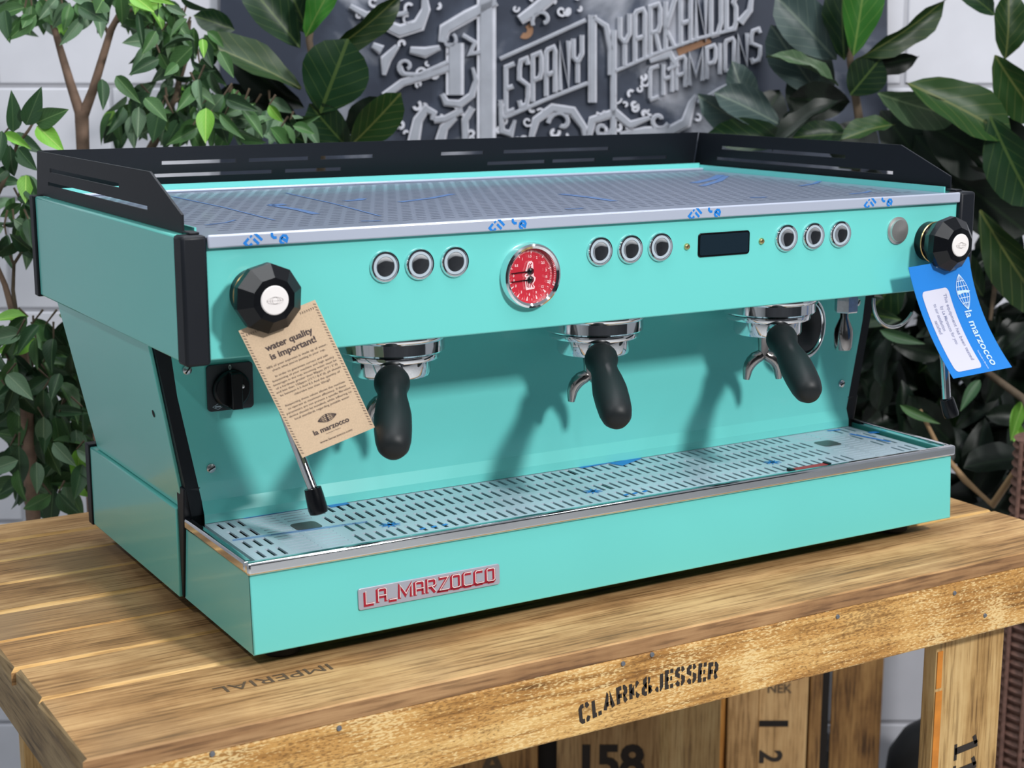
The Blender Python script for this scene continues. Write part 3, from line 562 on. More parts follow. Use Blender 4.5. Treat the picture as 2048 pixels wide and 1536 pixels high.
# ---- steam knobs
for X in (0.0240, 0.8410):
    M = ym(X, 0.3225); kn = B()
    kb = part('steam_knob', B().lathe([(0.0150, 0.014), (0.0255, 0.018), (0.0308, 0.029), (0.0308, 0.037), (0.0195, 0.0480), (0.0130, 0.0485)], 10, M @ Matrix.Rotation(0.25, 4, 'Z')), blackgloss)
    sub('knob_collar', B().lathe([(0.0225, -0.001), (0.0225, 0.010), (0.0205, 0.0125), (0.018, 0.0145)], 32, M), blackgloss, kb, smooth=True)
    sub('brass_ring', B().lathe([(0.0228, 0.0095), (0.0234, 0.0105), (0.0228, 0.0115)], 32, M), brass, kb, smooth=True)
    cp = sub('knob_cap', B().lathe([(0.0128, 0.0470), (0.0128, 0.0490), (0.0120, 0.0497), (0, 0.0500)], 32, M), white, kb, smooth=True)
    g = B(); q = lambda u, v, d: M @ V((u, v, d))
    for a in (0.35, 0.62, 1.0): g.ribbon([(0.0075 * cos(k * pi / 10) * a, 0.0030 * sin(k * pi / 10)) for k in range(21)], 0.0004, q, 0.0499, 0.0502)
    g.ribbon([(-0.0075, 0), (0.0075, 0)], 0.0005, q, 0.0499, 0.0502)
    g2 = obj('embossed_globe', g, mat('embossed_grey', srgb(205, 200, 198), 0.5), mc)
# ---- groups
PHI = RAD(22)
for gx, th in ((0.193, 26), (0.431, 24.5), (0.668, 22.5)):
    M = Matrix.Translation((gx, 0.105, 0)); dr = V((-sin(RAD(th)), -cos(RAD(th)), 0))
    part('group_head', B().lathe([(0.045, 0.268), (0.0545, 0.266), (0.0555, 0.2625), (0.0548, 0.2595), (0.0530, 0.2580), (0.0530, 0.2475), (0.0515, 0.2458), (0.046, 0.2450)], 56, M), chrome, smooth=True)
    pfl = {0.193: 'black-handled chrome portafilter in the left group beside the kraft tag', 0.431: 'black-handled chrome portafilter locked in the middle group', 0.668: 'black-handled chrome portafilter in right group beside the hot water nozzle'}[gx]
    pt = thing('portafilter', pfl, 'portafilter', (gx, 0.105, 0.2), 'portafilters locked into the three groups')
    obj('basket_holder', B().lathe([(0.046, 0.2448), (0.0475, 0.2440), (0.0478, 0.2400), (0.0470, 0.2386), (0.0385, 0.2380), (0.0385, 0.2245), (0.0370, 0.2215), (0.030, 0.2196), (0.0, 0.2190)], 48, M), chrome, pt, smooth=True)
    C0 = V((gx, 0.105, 0.2300)); ax = (dr * cos(PHI) - V((0, 0, sin(PHI)))).normalized(); r0 = C0 + dr * 0.036
    obj('neck', B().tube([r0 - dr * 0.004, r0 + ax * 0.006, r0 + ax * 0.014], [0.0125, 0.0115, 0.0105], 20), chrome, pt, smooth=True)
    pr = [(0.008, 0.0125), (0.011, 0.0155), (0.016, 0.0172), (0.022, 0.0172), (0.028, 0.0154), (0.034, 0.0138), (0.046, 0.0140), (0.060, 0.0160), (0.078, 0.0176), (0.098, 0.0174), (0.112, 0.0166), (0.122, 0.0148), (0.1285, 0.0110), (0.1305, 0.006)]
    hd = obj('handle', B().tube([r0 + ax * t for t, r in pr], [r for t, r in pr], 28), rubber, pt, smooth=True)
    side = dr.cross(V((0, 0, 1))); side = side if side.x > 0 else -side
    sp = B(); c = V((gx - 0.004, 0.106, 0.2190)); sp.tube([c, c - V((0, 0, 0.010)), c - V((0, 0, 0.026))], [0.0075, 0.0062, 0.0055], 16)
    for sg in (-1, 1):
        pts = [c - V((0, 0, 0.022)) + side * (sg * 0.002)] + [c - V((0, 0, 0.0235 + 0.0225 * (1 - cos(a)))) + side * sg * (0.0185 * sin(a)) for a in [k * pi / 2 / 6 for k in range(1, 7)]] + [c - V((0, 0, 0.051)) + side * sg * 0.0190]
        sp.tube(pts, [0.0060, 0.0070, 0.0074, 0.0072, 0.0066, 0.0056, 0.0046, 0.0036], 14)
    obj('double_spout', sp, darkchrome, pt, smooth=True)
# ring and dark round cap beside the right group, hot water nozzle
rc = part('round_cap', B().lathe([(0.0, 0.0035), (0.0275, 0.0035), (0.0305, 0.0)], 36, Matrix.Translation((0.7480, 0.132, 0.2165)) @ Matrix.Rotation(0.25, 4, 'Z') @ RX), blackgloss, smooth=True)
ring = [V((0.7480 + 0.0315 * cos(a), 0.130 + 0.008 * cos(a), 0.2165 + 0.0335 * sin(a))) for a in [RAD(150 + 270 * k / 24) for k in range(25)]]
part('bent_pipe', B().tube(ring, 0.0040, 12), chrome, smooth=True)
part('hot_water_nozzle', B().lathe([(0.0075, 0.1905), (0.0090, 0.1900), (0.0104, 0.1940), (0.0112, 0.2080), (0.0105, 0.2150), (0.0050, 0.2285), (0.0048, 0.2360)], 24, Matrix.Translation((0.7880, 0.1105, 0)) @ Matrix.Shear('XY', 4, (0, 0))), darkchrome, smooth=True)
part('nozzle_nut', B().lathe([(0.0130, 0.2345), (0.0140, 0.2360), (0.0140, 0.2490), (0.0120, 0.2660)], 6, Matrix.Translation((0.7905, 0.1105, 0))), steel)
# ---- steam wands
def wand(top, pts, tip_a, tip_b):
    o = part('steam_wand', B().tube(pts, 0.0049, 16), chrome, smooth=True)
    sub('wand_joint', B().lathe([(0.0, -0.013), (0.008, -0.010), (0.0125, 0), (0.010, 0.007), (0.007, 0.012)], 20, Matrix.Translation(top)), chrome, o, smooth=True)
    a, b_ = V(tip_a), V(tip_b); dd = (b_ - a)
    sub('wand_sleeve', B().tube([a - dd * 0.02, a, a + dd * 0.3, a + dd * 0.8, a + dd * 0.95, b_], [0.0052, 0.0080, 0.0086, 0.0092, 0.0084, 0.0045], 20), blackgloss, o, smooth=True)
tA, tB = V((0.0755, 0.0345, 0.1375)), V((0.0795, 0.030, 0.1130))
wand((0.052, 0.085, 0.262), [(0.052, 0.085, 0.262), (0.0545, 0.082, 0.250), (0.060, 0.068, 0.215), (0.068, 0.052, 0.175), tA], tA, tB)
tA, tB = V((0.8835, 0.034, 0.1340)), V((0.8895, 0.030, 0.1120))
w0 = onY(1868, 592, 0.070); wand(w0, [w0, onY(1873, 616, 0.066), onY(1880, 660, 0.056), onY(1889, 720, 0.043), tA], tA, tB)
part('wand_loop', B().tube([V((0.868 + 0.035 * cos(a), 0.11, 0.2450 + 0.035 * sin(a))) for a in [RAD(175 + 150 * k / 16) for k in range(17)]], 0.0022, 10), steel, smooth=True)
lw = part('amber_dome', B().lathe([(0.0, 0.0), (0.020, -0.003), (0.031, -0.011), (0.034, -0.017)], 28, Matrix.Translation((0.090, 0.135, 0.246)) @ Matrix.Rotation(pi, 4, 'X') @ Matrix.Rotation(0.9, 4, 'X')), mat('chrome_wood_reflection', (0.45, 0.36, 0.22, 1), 0.12, 1.0), smooth=True)  # dome added for an amber patch, wood reflection painted into its chrome
# ---- power switch on the backsplash
sw = part('switch_plate', B().prism(rrect(0.0475, 0.2132, 0.0236, 0.0230, 0.004), lambda u, v, d: (u, 0.1665 + d, v), -0.003, 0.0), switchm, bevel=0.0006)
sub('switch_knob', B().lathe([(0.0195, 0.003), (0.0190, 0.007), (0.0175, 0.009), (0, 0.0092)], 36, Matrix.Translation((0.0478, 0.1665, 0.2110)) @ RX).box(0.0425, 0.0535, 0.146, 0.1580, 0.1935, 0.2290), blackgloss, sw, bevel=0.001)
sub('switch_lettering', B().flat(fit(text('0', 0.01, 0.8), 0.0475, 0.2300, height=0.0052), lambda u, v: (u, 0.1633, v)), white, sw)
sub('switch_logo', B().ribbon([(0.0285, 0.1948), (0.034, 0.1975), (0.0395, 0.1948), (0.034, 0.1921), (0.0285, 0.1948)], 0.0005, lambda u, v, d: (u, 0.1633 + d, v), -0.0001, 0.0001).ribbon([(0.031, 0.1948), (0.037, 0.1948)], 0.0014, lambda u, v, d: (u, 0.1633 + d, v), -0.0001, 0.0001), ringgrey, sw)
sub('switch_screw', B().lathe([(0.0022, 0), (0.0018, 0.0012), (0, 0.0015)], 12, Matrix.Translation((0.0575, 0.1575, 0.2135)) @ RX), steel, sw, smooth=True)

# ================================================================== the two swing tags
def globe(b, cx, cy, W, H, f, d0, d1, wd, horizontal=True):
    g = (lambda u, v: (cx + u * W, cy + v * H)) if horizontal else (lambda u, v: (cx + v * H, cy + u * W))
    lens = lambda x: max(0, cos(x * pi / 2)) ** 0.9
    for k in (-1, -.55, 0, .55, 1): b.ribbon([g(x / 10, k * lens(x / 10)) for x in range(-10, 11)], wd, f, d0, d1)
    for x in (-.62, -.32, 0, .32, .62): b.ribbon([g(x, -lens(x)), g(x, lens(x))], wd * 0.8, f, d0, d1)
    b.prism([g(u, v) for u, v in ((-.12, -.9), (.12, -.9), (.05, .1), (.10, .9), (0, 1.25), (-.08, .6))], f, d0, d1)
def tagmap(rows):      # rows of (left, right) points down the card -> f(u 0..1, v 0..1, lift)
    rows = [(V(a), V(c)) for a, c in rows]
    def f(u, v, d=0.0):
        if len(rows) == 2: a = rows[0][0].lerp(rows[1][0], v); c = rows[0][1].lerp(rows[1][1], v)
        else:
            w0, w1, w2 = 2 * (v - .5) * (v - 1), -4 * v * (v - 1), 2 * v * (v - .5)
            a = rows[0][0] * w0 + rows[1][0] * w1 + rows[2][0] * w2; c = rows[0][1] * w0 + rows[1][1] * w1 + rows[2][1] * w2
        p = a.lerp(c, u); return (p.x, p.y - d, p.z)
    return f
def card(b, f, nu, nv, th):
    vs = [f(i / nu, j / nv, d) for d in (-th, 0) for j in range(nv + 1) for i in range(nu + 1)]; N = (nu + 1) * (nv + 1); W_ = nu + 1; fs = []
    for j in range(nv):
        for i in range(nu):
            q = (j * W_ + i, j * W_ + i + 1, (j + 1) * W_ + i + 1, (j + 1) * W_ + i); fs += [q, tuple(N + k for k in reversed(q))]
    rim = [i for i in range(W_)] + [j * W_ + nu for j in range(1, nv + 1)] + [nv * W_ + i for i in range(nu - 1, -1, -1)] + [j * W_ for j in range(nv - 1, 0, -1)]
    for k in range(len(rim)): a, c = rim[k], rim[(k + 1) % len(rim)]; fs.append((a, c, N + c, N + a))
    return b.add(vs, fs)
kt = tagmap([((-0.0020, 0.006, 0.2953), (0.0702, 0.006, 0.3168)), ((0.0491, -0.006, 0.1784), (0.1207, -0.006, 0.1977))])
kg = thing('paper_tag', 'brown kraft paper tag about water quality hanging from the left steam knob', 'tag', (0.05, 0, 0.18))
obj('card', card(B(), kt, 4, 6, 0.0005), kraft, kg)
b = B(); AS = 0.0745 / 0.133
K = lambda t: b.flat(t, lambda u, v: kt(u, 1 - v, 0.0003))
def line(s_, v, wd, h, bold=0.0, cond=0.75): K(fit(text(s_, bold, cond), 0.5, 1 - v, width=wd, height=h))
line('water quality', 0.205, 0.62, 0.046, 0.028, 0.6); line('is important!', 0.272, 0.60, 0.046, 0.028, 0.6)
rowsL = [('98% of your espresso is made up of water,', .322, .80), ("check what you're putting in your cup.", .350, .70), ('In order to guarantee correct and safe', .395, .70), ('functioning of your machine and high quality', .423, .82), ('beverages in the cup, incoming water must be', .451, .84),
         ('of a hardness greater than 90ppm (9°f / 5°d)', .479, .82), ('and less than 150ppm (15°f / 8.4°d), ph should', .507, .86), ('be between 6.5 And 8.5 And the quantity of', .535, .80), ('chlorides less than 50mg/l', .563, .48), ('Respecting these values allows the machine', .615, .80),
         ('to operate at maximum efficiency. If these', .643, .78), ('parameters are not present a specific filtration', .671, .86), ('device should be installed, while adhering to', .699, .84), ('local standards regarding potable water', .727, .74)]
for s_, v, wd in rowsL: line(s_, v, wd, 0.0155)
line('la marzocco', 0.885, 0.48, 0.038, 0.028, 0.7); line('handmade in florence', 0.908, 0.20, 0.008); line('www.lamarzocco.com', 0.955, 0.44, 0.016, 0.006)
globe(b, 0.5, 1 - 0.800, 0.125, 0.026, lambda u, v, d: kt(u, 1 - v, 0.0003 + d), 0, 0.0001, 0.0045)
for s0, sg in ((0.06, 1), (0.94, -1)):
    for k in range(7):
        u = s0 + sg * k * 0.028; b.ribbon([(u + sg * 0.012, 1 - 0.040), (u, 1 - 0.048), (u + sg * 0.012, 1 - 0.056)], 0.0035, lambda u, v, d: kt(u, 1 - v, 0.0003 + d), 0, 0.0001)
for k in range(44):
    v = 0.02 + k * 0.0219
    for u in (0.012, 0.955): b.ribbon([(u, 1 - v), (u + 0.030, 1 - v - 0.010)], 0.0042, lambda u, v, d: kt(u, 1 - v, 0.0003 + d), 0, 0.0001)
obj('lettering', b, kraftink, kg)
obj('string', B().tube([kt(0.42, 0.06, 0), (0.030, 0.0085, 0.309), (0.024, 0.0120, 0.316)], 0.0006, 6), kraft, kg)
bl = tagmap([((0.7838, 0.006, 0.2991), (0.8773, 0.006, 0.3052)), ((0.8095, 0.0, 0.2330), (0.8985, 0.0, 0.2395)), ((0.8390, -0.017, 0.1716), (0.9330, -0.017, 0.1757))])
bg_ = thing('card_tag', 'curved glossy blue card tag hanging from the right steam knob', 'tag', (0.85, 0, 0.17))
obj('card', card(B(), bl, 6, 12, 0.0005), bluecard, bg_, smooth=True)
def onto(b, poly, f, lift, nu=1, nv=14):     # a rounded label draped on the card
    us = [p[0] for p in poly]; 
    m = bmesh.new(); m.faces.new([m.verts.new((p[0], p[1], 0)) for p in poly])
    v0, v1 = min(p[1] for p in poly), max(p[1] for p in poly)
    for k in range(1, nv): bmesh.ops.bisect_plane(m, geom=m.verts[:] + m.edges[:] + m.faces[:], plane_co=(0, v0 + (v1 - v0) * k / nv, 0), plane_no=(0, 1, 0))
    m.verts.index_update(); b.add([f(v.co.x, v.co.y, lift) for v in m.verts], [tuple(v.index for v in q.verts) for q in m.faces]); m.free(); return b
obj('white_label', onto(B(), rrect(0.325, 0.585, 0.225, 0.365, 0.05), bl, 0.0004), labelwhite, bg_, smooth=True)
b = B()
for s_, u0, v0, L_ in (('This equipment has been tested', 0.44, 0.27, 0.60), ('by La Marzocco for you', 0.33, 0.37, 0.34), ('to our satisfaction', 0.23, 0.34, 0.24), ('satisfied', 0.15, 0.48, 0.12)):
    vs, fs = fit(text(s_, 0.005, 0.8), 0, 0, width=L_, height=0.055, align='l'); b.add([bl(u0 + y, v0 + x, 0.0007) for x, y in vs], fs)
obj('label_lettering', b, labelink, bg_)
b = B(); vs, fs = fit(text('la marzocco', 0.012, 0.75), 0, 0, width=0.50, height=0.125, align='l'); b.add([bl(0.70 + y * 1.0, 0.45 + x, 0.0007) for x, y in vs], fs)
vs, fs = fit(text('handmade in florence', 0.0, 0.8), 0, 0, width=0.17, height=0.03, align='l'); b.add([bl(0.61 + y, 0.80 + x, 0.0007) for x, y in vs], fs)
globe(b, 0.775, 0.285, 0.155, 0.10, lambda u, v, d: bl(u, v, 0.0007 + d), 0, 0.0001, 0.008, False)
b.lathe([(0.0, 0.0008), (0.0020, 0.0006)], 12, Matrix.Translation(bl(0.45, 0.03, 0)) @ RX)
obj('lettering', b, whiteink, bg_)
# chip left on the drip tray; strip modelled in place of a red reflection
p = onZ(1670, 848, GZ); tag(obj('foam_chip', B().hexa([(p.x - .007, p.y - .003, GZ), (p.x + .007, p.y - .003, GZ), (p.x + .006, p.y + .005, GZ), (p.x - .003, p.y + .004, GZ), (p.x - .004, p.y - .002, GZ + .003), (p.x + .006, p.y - .002, GZ + .0045), (p.x + .006, p.y + .003, GZ + .004), (p.x - .002, p.y + .003, GZ + .002)]), mat('cream_foam', srgb(240, 224, 206), 0.8)), 'tiny cream chip lying on the drip grate near the backsplash', 'chip')
p = onZ(1618, 937, GZ); sk = thing('red_reflection_strip', 'small red and brown strip standing in for a reflection at the front of the drip grate', 'reflection', (p.x, p.y, GZ))
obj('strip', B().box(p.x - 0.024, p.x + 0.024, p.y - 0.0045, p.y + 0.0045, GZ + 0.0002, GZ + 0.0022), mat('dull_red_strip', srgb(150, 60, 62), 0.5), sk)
for x in (-0.026, 0.026): obj('strip_end', B().box(p.x + x - 0.002, p.x + x + 0.002, p.y - 0.005, p.y + 0.005, GZ + 0.0002, GZ + 0.0035), blackgloss, sk)

# ================================================================== lettered sign board on the wall
def board_paint():
    m = bpy.data.materials.new('sign_navy_and_grey'); m.use_nodes = True; nt = m.node_tree; b = nt.nodes['Principled BSDF']; L = nt.links.new
    tc = nt.nodes.new('ShaderNodeTexCoord'); n = nt.nodes.new('ShaderNodeTexNoise'); n.inputs['Scale'].default_value = 5.5; n.inputs['Detail'].default_value = 5; n.inputs['Distortion'].default_value = 0.6
    L(tc.outputs['Object'], n.inputs['Vector'])
    L(ramp(nt, n.outputs[0], [(0.44, srgb(34, 42, 58)), (0.54, srgb(52, 60, 76)), (0.62, srgb(120, 124, 134)), (0.74, srgb(176, 178, 188))]), b.inputs['Base Color']); b.inputs['Roughness'].default_value = 0.6
    return m
signbg = board_paint()
signlight = mat('sign_pale_relief', srgb(196, 198, 208), 0.55, noise=0.12, nscale=40); signmid = mat('sign_grey_relief', srgb(150, 154, 164), 0.55, noise=0.1, nscale=40)
SD = 2.815
def sg_(u, v, d): return at(u, -v, SD - d)
sign = thing('sign_board', 'dark board with ornate grey raised lettering hung on the block wall', 'sign', at(1108, 420, SD))
obj('backing_board', B().hexa([at(440, 430, SD + 0.03), at(1775, 430, SD + 0.03), at(1775, 430, SD), at(440, 430, SD), at(440, -190, SD + 0.03), at(1775, -190, SD + 0.03), at(1775, -190, SD), at(440, -190, SD)]), signbg, sign)
def stroke(pts, w0, name='scroll', core=0.62):
    pts = [(x, -y) for x, y in pts]
    ws = w0 if isinstance(w0, list) else [w0] * len(pts)
    o = obj(name, B().ribbon(pts, ws, sg_, 0.0, 0.010), signlight, sign)
    if core: obj(name + '_face', B().ribbon(pts, [q * core for q in ws], sg_, 0.0102, 0.0135), signmid, sign)
def arc(cx, cy, r0, r1, a0, a1, n=12): return [(cx + (r0 + (r1 - r0) * k / n) * cos(RAD(a0 + (a1 - a0) * k / n)), cy + (r0 + (r1 - r0) * k / n) * sin(RAD(a0 + (a1 - a0) * k / n))) for k in range(n + 1)]
stroke([(973, -30), (973, 290)], 38, 'initial_stem'); stroke([(992, 2), (935, 32), (890, 58), (884, 84)], [20, 26, 24, 14], 'initial_flag')
stroke([(910, 86), (910, 190)], 36, 'initial_stem')
for pts, wd in (([(768, 192), (805, 165), (850, 152), (896, 136)], 16), ([(800, 132), (806, 148), (838, 150), (896, 124)], 9), (arc(812, 133, 18, 5, 100, 420), 7), ([(884, 188), (892, 205), (920, 208), (944, 190), (952, 160), (945, 135)], [10, 14, 16, 14, 10, 6]),
                (arc(898, 82, 16, 4, -60, 260), 7), ([(925, 70), (950, 85), (940, 108), (962, 104)], 9), ([(826, 290), (836, 240), (852, 218), (868, 226), (864, 240)], [26, 20, 16, 12, 8]), ([(868, 240), (890, 238), (925, 220)], 14), ([(880, 285), (888, 255), (912, 235)], [22, 18, 10]),
                ([(932, 290), (930, 240), (945, 215)], 14), ([(1001, 200), (1004, 262), (1022, 268), (1030, 240)], [9, 12, 12, 6]), ([(1060, 285), (1072, 240), (1105, 216), (1145, 222), (1168, 255), (1172, 285)], [10, 16, 18, 18, 14, 8]), (arc(1122, 246, 26, 5, 180, 470), 9),
                ([(1175, 285), (1185, 240), (1230, 225), (1260, 250), (1300, 235)], [12, 16, 18, 16, 8]), (arc(1205, 258, 18, 4, 0, 330), 8), ([(1240, 268), (1290, 262), (1340, 262), (1372, 245), (1384, 205), (1392, 190)], [8, 18, 22, 22, 14, 6]), (arc(1318, 240, 20, 5, 20, 340), 9),
                ([(700, 12), (745, 38), (800, 62), (838, 50), (852, 18), (848, -20)], [10, 18, 26, 26, 18, 8]), (arc(795, 6, 26, 8, 40, 330), 10), ([(768, 150), (772, 118), (795, 92)], [8, 22, 10]), ([(745, 90), (764, 100)], [12, 20]), ([(1040, 40), (1070, 20), (1100, -5), (1125, -30)], [20, 26, 26, 16]), (arc(1085, 40, 22, 6, 150, 430), 8), ([(1480, 45), (1500, 20), (1505, -20)], [16, 12, 8]),
                ([(820, 100), (850, 105), (880, 95)], [14, 22, 10]), ([(1000, 118), (1085, 80), (1172, 40)], 8), ([(1008, 236), (1090, 200), (1176, 166)], 8), ([(1232, 142), (1310, 108), (1400, 76), (1472, 58)], 7), ([(1300, 122), (1340, 108), (1352, 130), (1335, 140)], [10, 14, 10, 6]), ([(1395, 205), (1440, 180), (1470, 162)], [6, 12, 4])):
    stroke(pts, wd)
r2 = random.Random(5)
for (xa, xb, ya, yb, n_) in ((1000, 1175, 205, 285, 12), (1180, 1400, 195, 285, 16), (770, 950, 80, 285, 18), (1030, 1175, -20, 50, 8), (1230, 1300, 150, 215, 6), (700, 900, -30, 60, 8)):
    for k in range(n_):
        x, y = r2.uniform(xa, xb), r2.uniform(ya, yb); r = r2.uniform(5, 12); a0 = r2.uniform(0, 360); stroke(arc(x, y, r, r * 0.4, a0, a0 + r2.uniform(180, 330), 8), r2.uniform(3.5, 6.5), 'curl', 0)
stroke([(1185, 30), (1185, 205)], 17, 'capital_stem'); stroke([(1186, 34), (1212, 52), (1222, 100), (1220, 150)], [8, 12, 13, 10], 'capital_bowl'); stroke([(1227, 60), (1227, 280)], 13, 'capital_stem')
def sword(s_, x0, y0, W_, H_, wd, sy, gap):
    tot = sum(GLY[c][1] + gap for c in s_) - gap; k = W_ / tot; x = 0
    for c in s_:
        b = B(); b3 = B()
        for pl in GLY[c][0]:
            q = [(x0 + (x + u) * k, -y0 + v * H_ + sy * (x + u) * k) for u, v in pl]; b.ribbon(q, wd, sg_, 0.0, 0.009); b3.ribbon(q, wd * 0.5, sg_, 0.0092, 0.012)
        o = obj('letter', b, signlight, sign); sub('letter_face', b3, signmid, o); x += GLY[c][1] + gap
sword('ESPANY', 1012, 226, 152, 92, 9.5, 0.42, 0.34); sword('YARKANDB', 1240, 134, 232, 100, 9.5, 0.34, 0.34); sword('CHAMPIONS', 1300, 200, 220, 62, 8.0, 0.37, 0.30)
tanm = mat('sign_tan_mark', srgb(150, 112, 84), 0.7)
obj('tan_roundel', B().ribbon([(x, -y) for x, y in arc(1048, 62, 14, 9, -60, 120)], 12, sg_, 0.0005, 0.002), tanm, sign); obj('tan_band', B().ribbon([(1355, -104), (1420, -78)], 16, sg_, 0.0005, 0.002), tanm, sign)

# ================================================================== plants
def leafmat(name, c, vein, rough=0.38, veins=9.0, vw=0.10):
    m = bpy.data.materials.new(name); m.use_nodes = True; nt = m.node_tree; b = nt.nodes['Principled BSDF']; L = nt.links.new
    tc = nt.nodes.new('ShaderNodeTexCoord'); sp = nt.nodes.new('ShaderNodeSeparateXYZ'); L(tc.outputs['Object'], sp.inputs[0])
    def mth(op, a, b2, c2=None):
        q = nt.nodes.new('ShaderNodeMath'); q.operation = op
        for i, z in enumerate((a, b2, c2)):
            if z is None: continue
            if isinstance(z, (int, float)): q.inputs[i].default_value = z
            else: L(z, q.inputs[i])
        return q.outputs[0]
    ax = mth('ABSOLUTE', sp.outputs[0], None); mid = mth('LESS_THAN', ax, 0.022)
    ph = mth('MULTIPLY_ADD', ax, -0.9, sp.outputs[1]); fr = mth('FRACT', mth('MULTIPLY', ph, veins), None); vn = mth('MULTIPLY', mth('LESS_THAN', fr, vw), 0.45)
    k = mth('MAXIMUM', mth('MULTIPLY', mid, 0.85), vn)
    oi = nt.nodes.new('ShaderNodeObjectInfo'); n = nt.nodes.new('ShaderNodeTexNoise'); n.inputs['Scale'].default_value = 3; L(tc.outputs['Object'], n.inputs['Vector'])
    hv = nt.nodes.new('ShaderNodeHueSaturation'); hv.inputs['Color'].default_value = c
    L(mth('MULTIPLY_ADD', oi.outputs['Random'], 0.5, mth('MULTIPLY_ADD', n.outputs[0], 0.5, 0.5)), hv.inputs['Value'])
    mx_ = nt.nodes.new('ShaderNodeMix'); mx_.data_type = 'RGBA'; L(k, mx_.inputs[0]); L(hv.outputs[0], mx_.inputs[6]); mx_.inputs[7].default_value = vein
    L(mx_.outputs[2], b.inputs['Base Color']); b.inputs['Roughness'].default_value = rough; b.inputs['Specular IOR Level'].default_value = 0.28
    return m
def leafmesh(name, m, wf, fold=0.25, droop=0.18, wave=0.0, nx=4, ny=9, ph=0.0):
    b = B(); vs = []; fs = []
    for j in range(ny + 1):
        t = j / ny; hw = wf(t) * 0.5
        for i in range(nx + 1):
            u = (i / nx * 2 - 1); x = u * hw
            vs.append((x, t, abs(u) * hw * fold - droop * t * t + wave * sin(t * 14 + ph + u * 1.5) * abs(u)))
    W_ = nx + 1
    for j in range(ny):
        for i in range(nx): fs.append((j * W_ + i, j * W_ + i + 1, (j + 1) * W_ + i + 1, (j + 1) * W_ + i))
    b.add(vs, fs); me = bpy.data.meshes.new(name); me.from_pydata(vs, [], fs); me.materials.append(m); me.polygons.foreach_set('use_smooth', [True] * len(fs)); me.update(); return me
wficus = lambda t: max(0.0, sin(pi * t ** 0.80)) ** 0.85 * (1 - 0.35 * t * t) + (0.02 if t < 0.98 else 0)
wfid = lambda t: max(0.0, sin(pi * t ** 1.15)) ** 0.6 * (0.72 + 0.28 * t)
FIC = []
for nme, c, vn in (('ficus_leaf_dark', srgb(44, 72, 46), srgb(80, 108, 72)), ('ficus_leaf_mid', srgb(62, 98, 54), srgb(104, 136, 84)), ('ficus_leaf_grey', srgb(84, 112, 84), srgb(128, 150, 118)), ('ficus_leaf_light', srgb(112, 168, 62), srgb(166, 200, 104))):
    m = leafmat(nme, c, vn, 0.46, 8, 0.06); FIC.append([leafmesh('leaf', m, wficus, 0.22, 0.12), leafmesh('leaf', m, wficus, 0.35, 0.30)])
FID = []  # fig greens darkened to hold the shade at the right, the last one most
for nme, c, vn in (('fig_leaf_dark', srgb(19, 44, 22), srgb(68, 88, 44)), ('fig_leaf_mid', srgb(28, 54, 20), srgb(84, 92, 48)), ('fig_leaf_bright', srgb(42, 92, 30), srgb(92, 120, 56)), ('fig_leaf_silver', srgb(58, 74, 72), srgb(92, 106, 96)), ('fig_leaf_underside', srgb(70, 94, 66), srgb(106, 126, 92)), ('fig_leaf_shade', srgb(9, 22, 13), srgb(22, 38, 21))):
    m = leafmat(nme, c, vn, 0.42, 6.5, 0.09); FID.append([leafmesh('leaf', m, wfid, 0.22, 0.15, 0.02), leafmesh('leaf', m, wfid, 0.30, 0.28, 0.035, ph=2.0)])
def place_leaf(plant, me, base, tip, width, roll=0.0, name='leaf'):
    y = tip - base; ln = y.length; y = y.normalized(); tocam = (CAM - base).normalized()
    z = tocam - y * tocam.dot(y)
    z = z.normalized() if z.length > 0.05 else y.orthogonal().normalized()
    z = Matrix.Rotation(roll, 3, y) @ z; x = y.cross(z)
    M = Matrix(((x.x * width, y.x * ln, z.x * ln, base.x), (x.y * width, y.y * ln, z.y * ln, base.y), (x.z * width, y.z * ln, z.z * ln, base.z), (0, 0, 0, 1)))
    return put(name, me, plant, M)
bark = mat('grey_brown_bark', srgb(128, 104, 88), 0.8, noise=0.3, nscale=60, bump=0.3); twigm = mat('brown_twig', srgb(92, 78, 62), 0.8, noise=0.2, nscale=80)
potm = mat('charcoal_pot', srgb(52, 52, 54), 0.6); soil = mat('dark_soil', srgb(40, 32, 26), 0.9)
def pot(plant, x, y, r=0.12, h=0.22):
    o = obj('pot', B().lathe([(r * 0.72, FLOOR), (r * 0.78, FLOOR + 0.01), (r, FLOOR + h - 0.02), (r * 1.05, FLOOR + h - 0.02), (r * 1.05, FLOOR + h), (r * 0.93, FLOOR + h), (r * 0.9, FLOOR + h - 0.03)], 28, Matrix.Translation((x, y, 0)), cap=True), potm, plant, smooth=True)
def stem(plant, name, px, rpx, D, m=bark, tofloor=False, seg=10):
    pts = [at(q[0], q[1], q[2] if len(q) > 2 else D) for q in px]; rs = [r * D / FPX for r in rpx]
    if tofloor: p0 = pts[0]; pts = [V((p0.x, p0.y, FLOOR + 0.15))] + pts; rs = [rs[0] * 1.15] + rs
    return obj(name, B().tube(pts, rs, seg), m, plant, smooth=True)
rnd = random.Random(11)
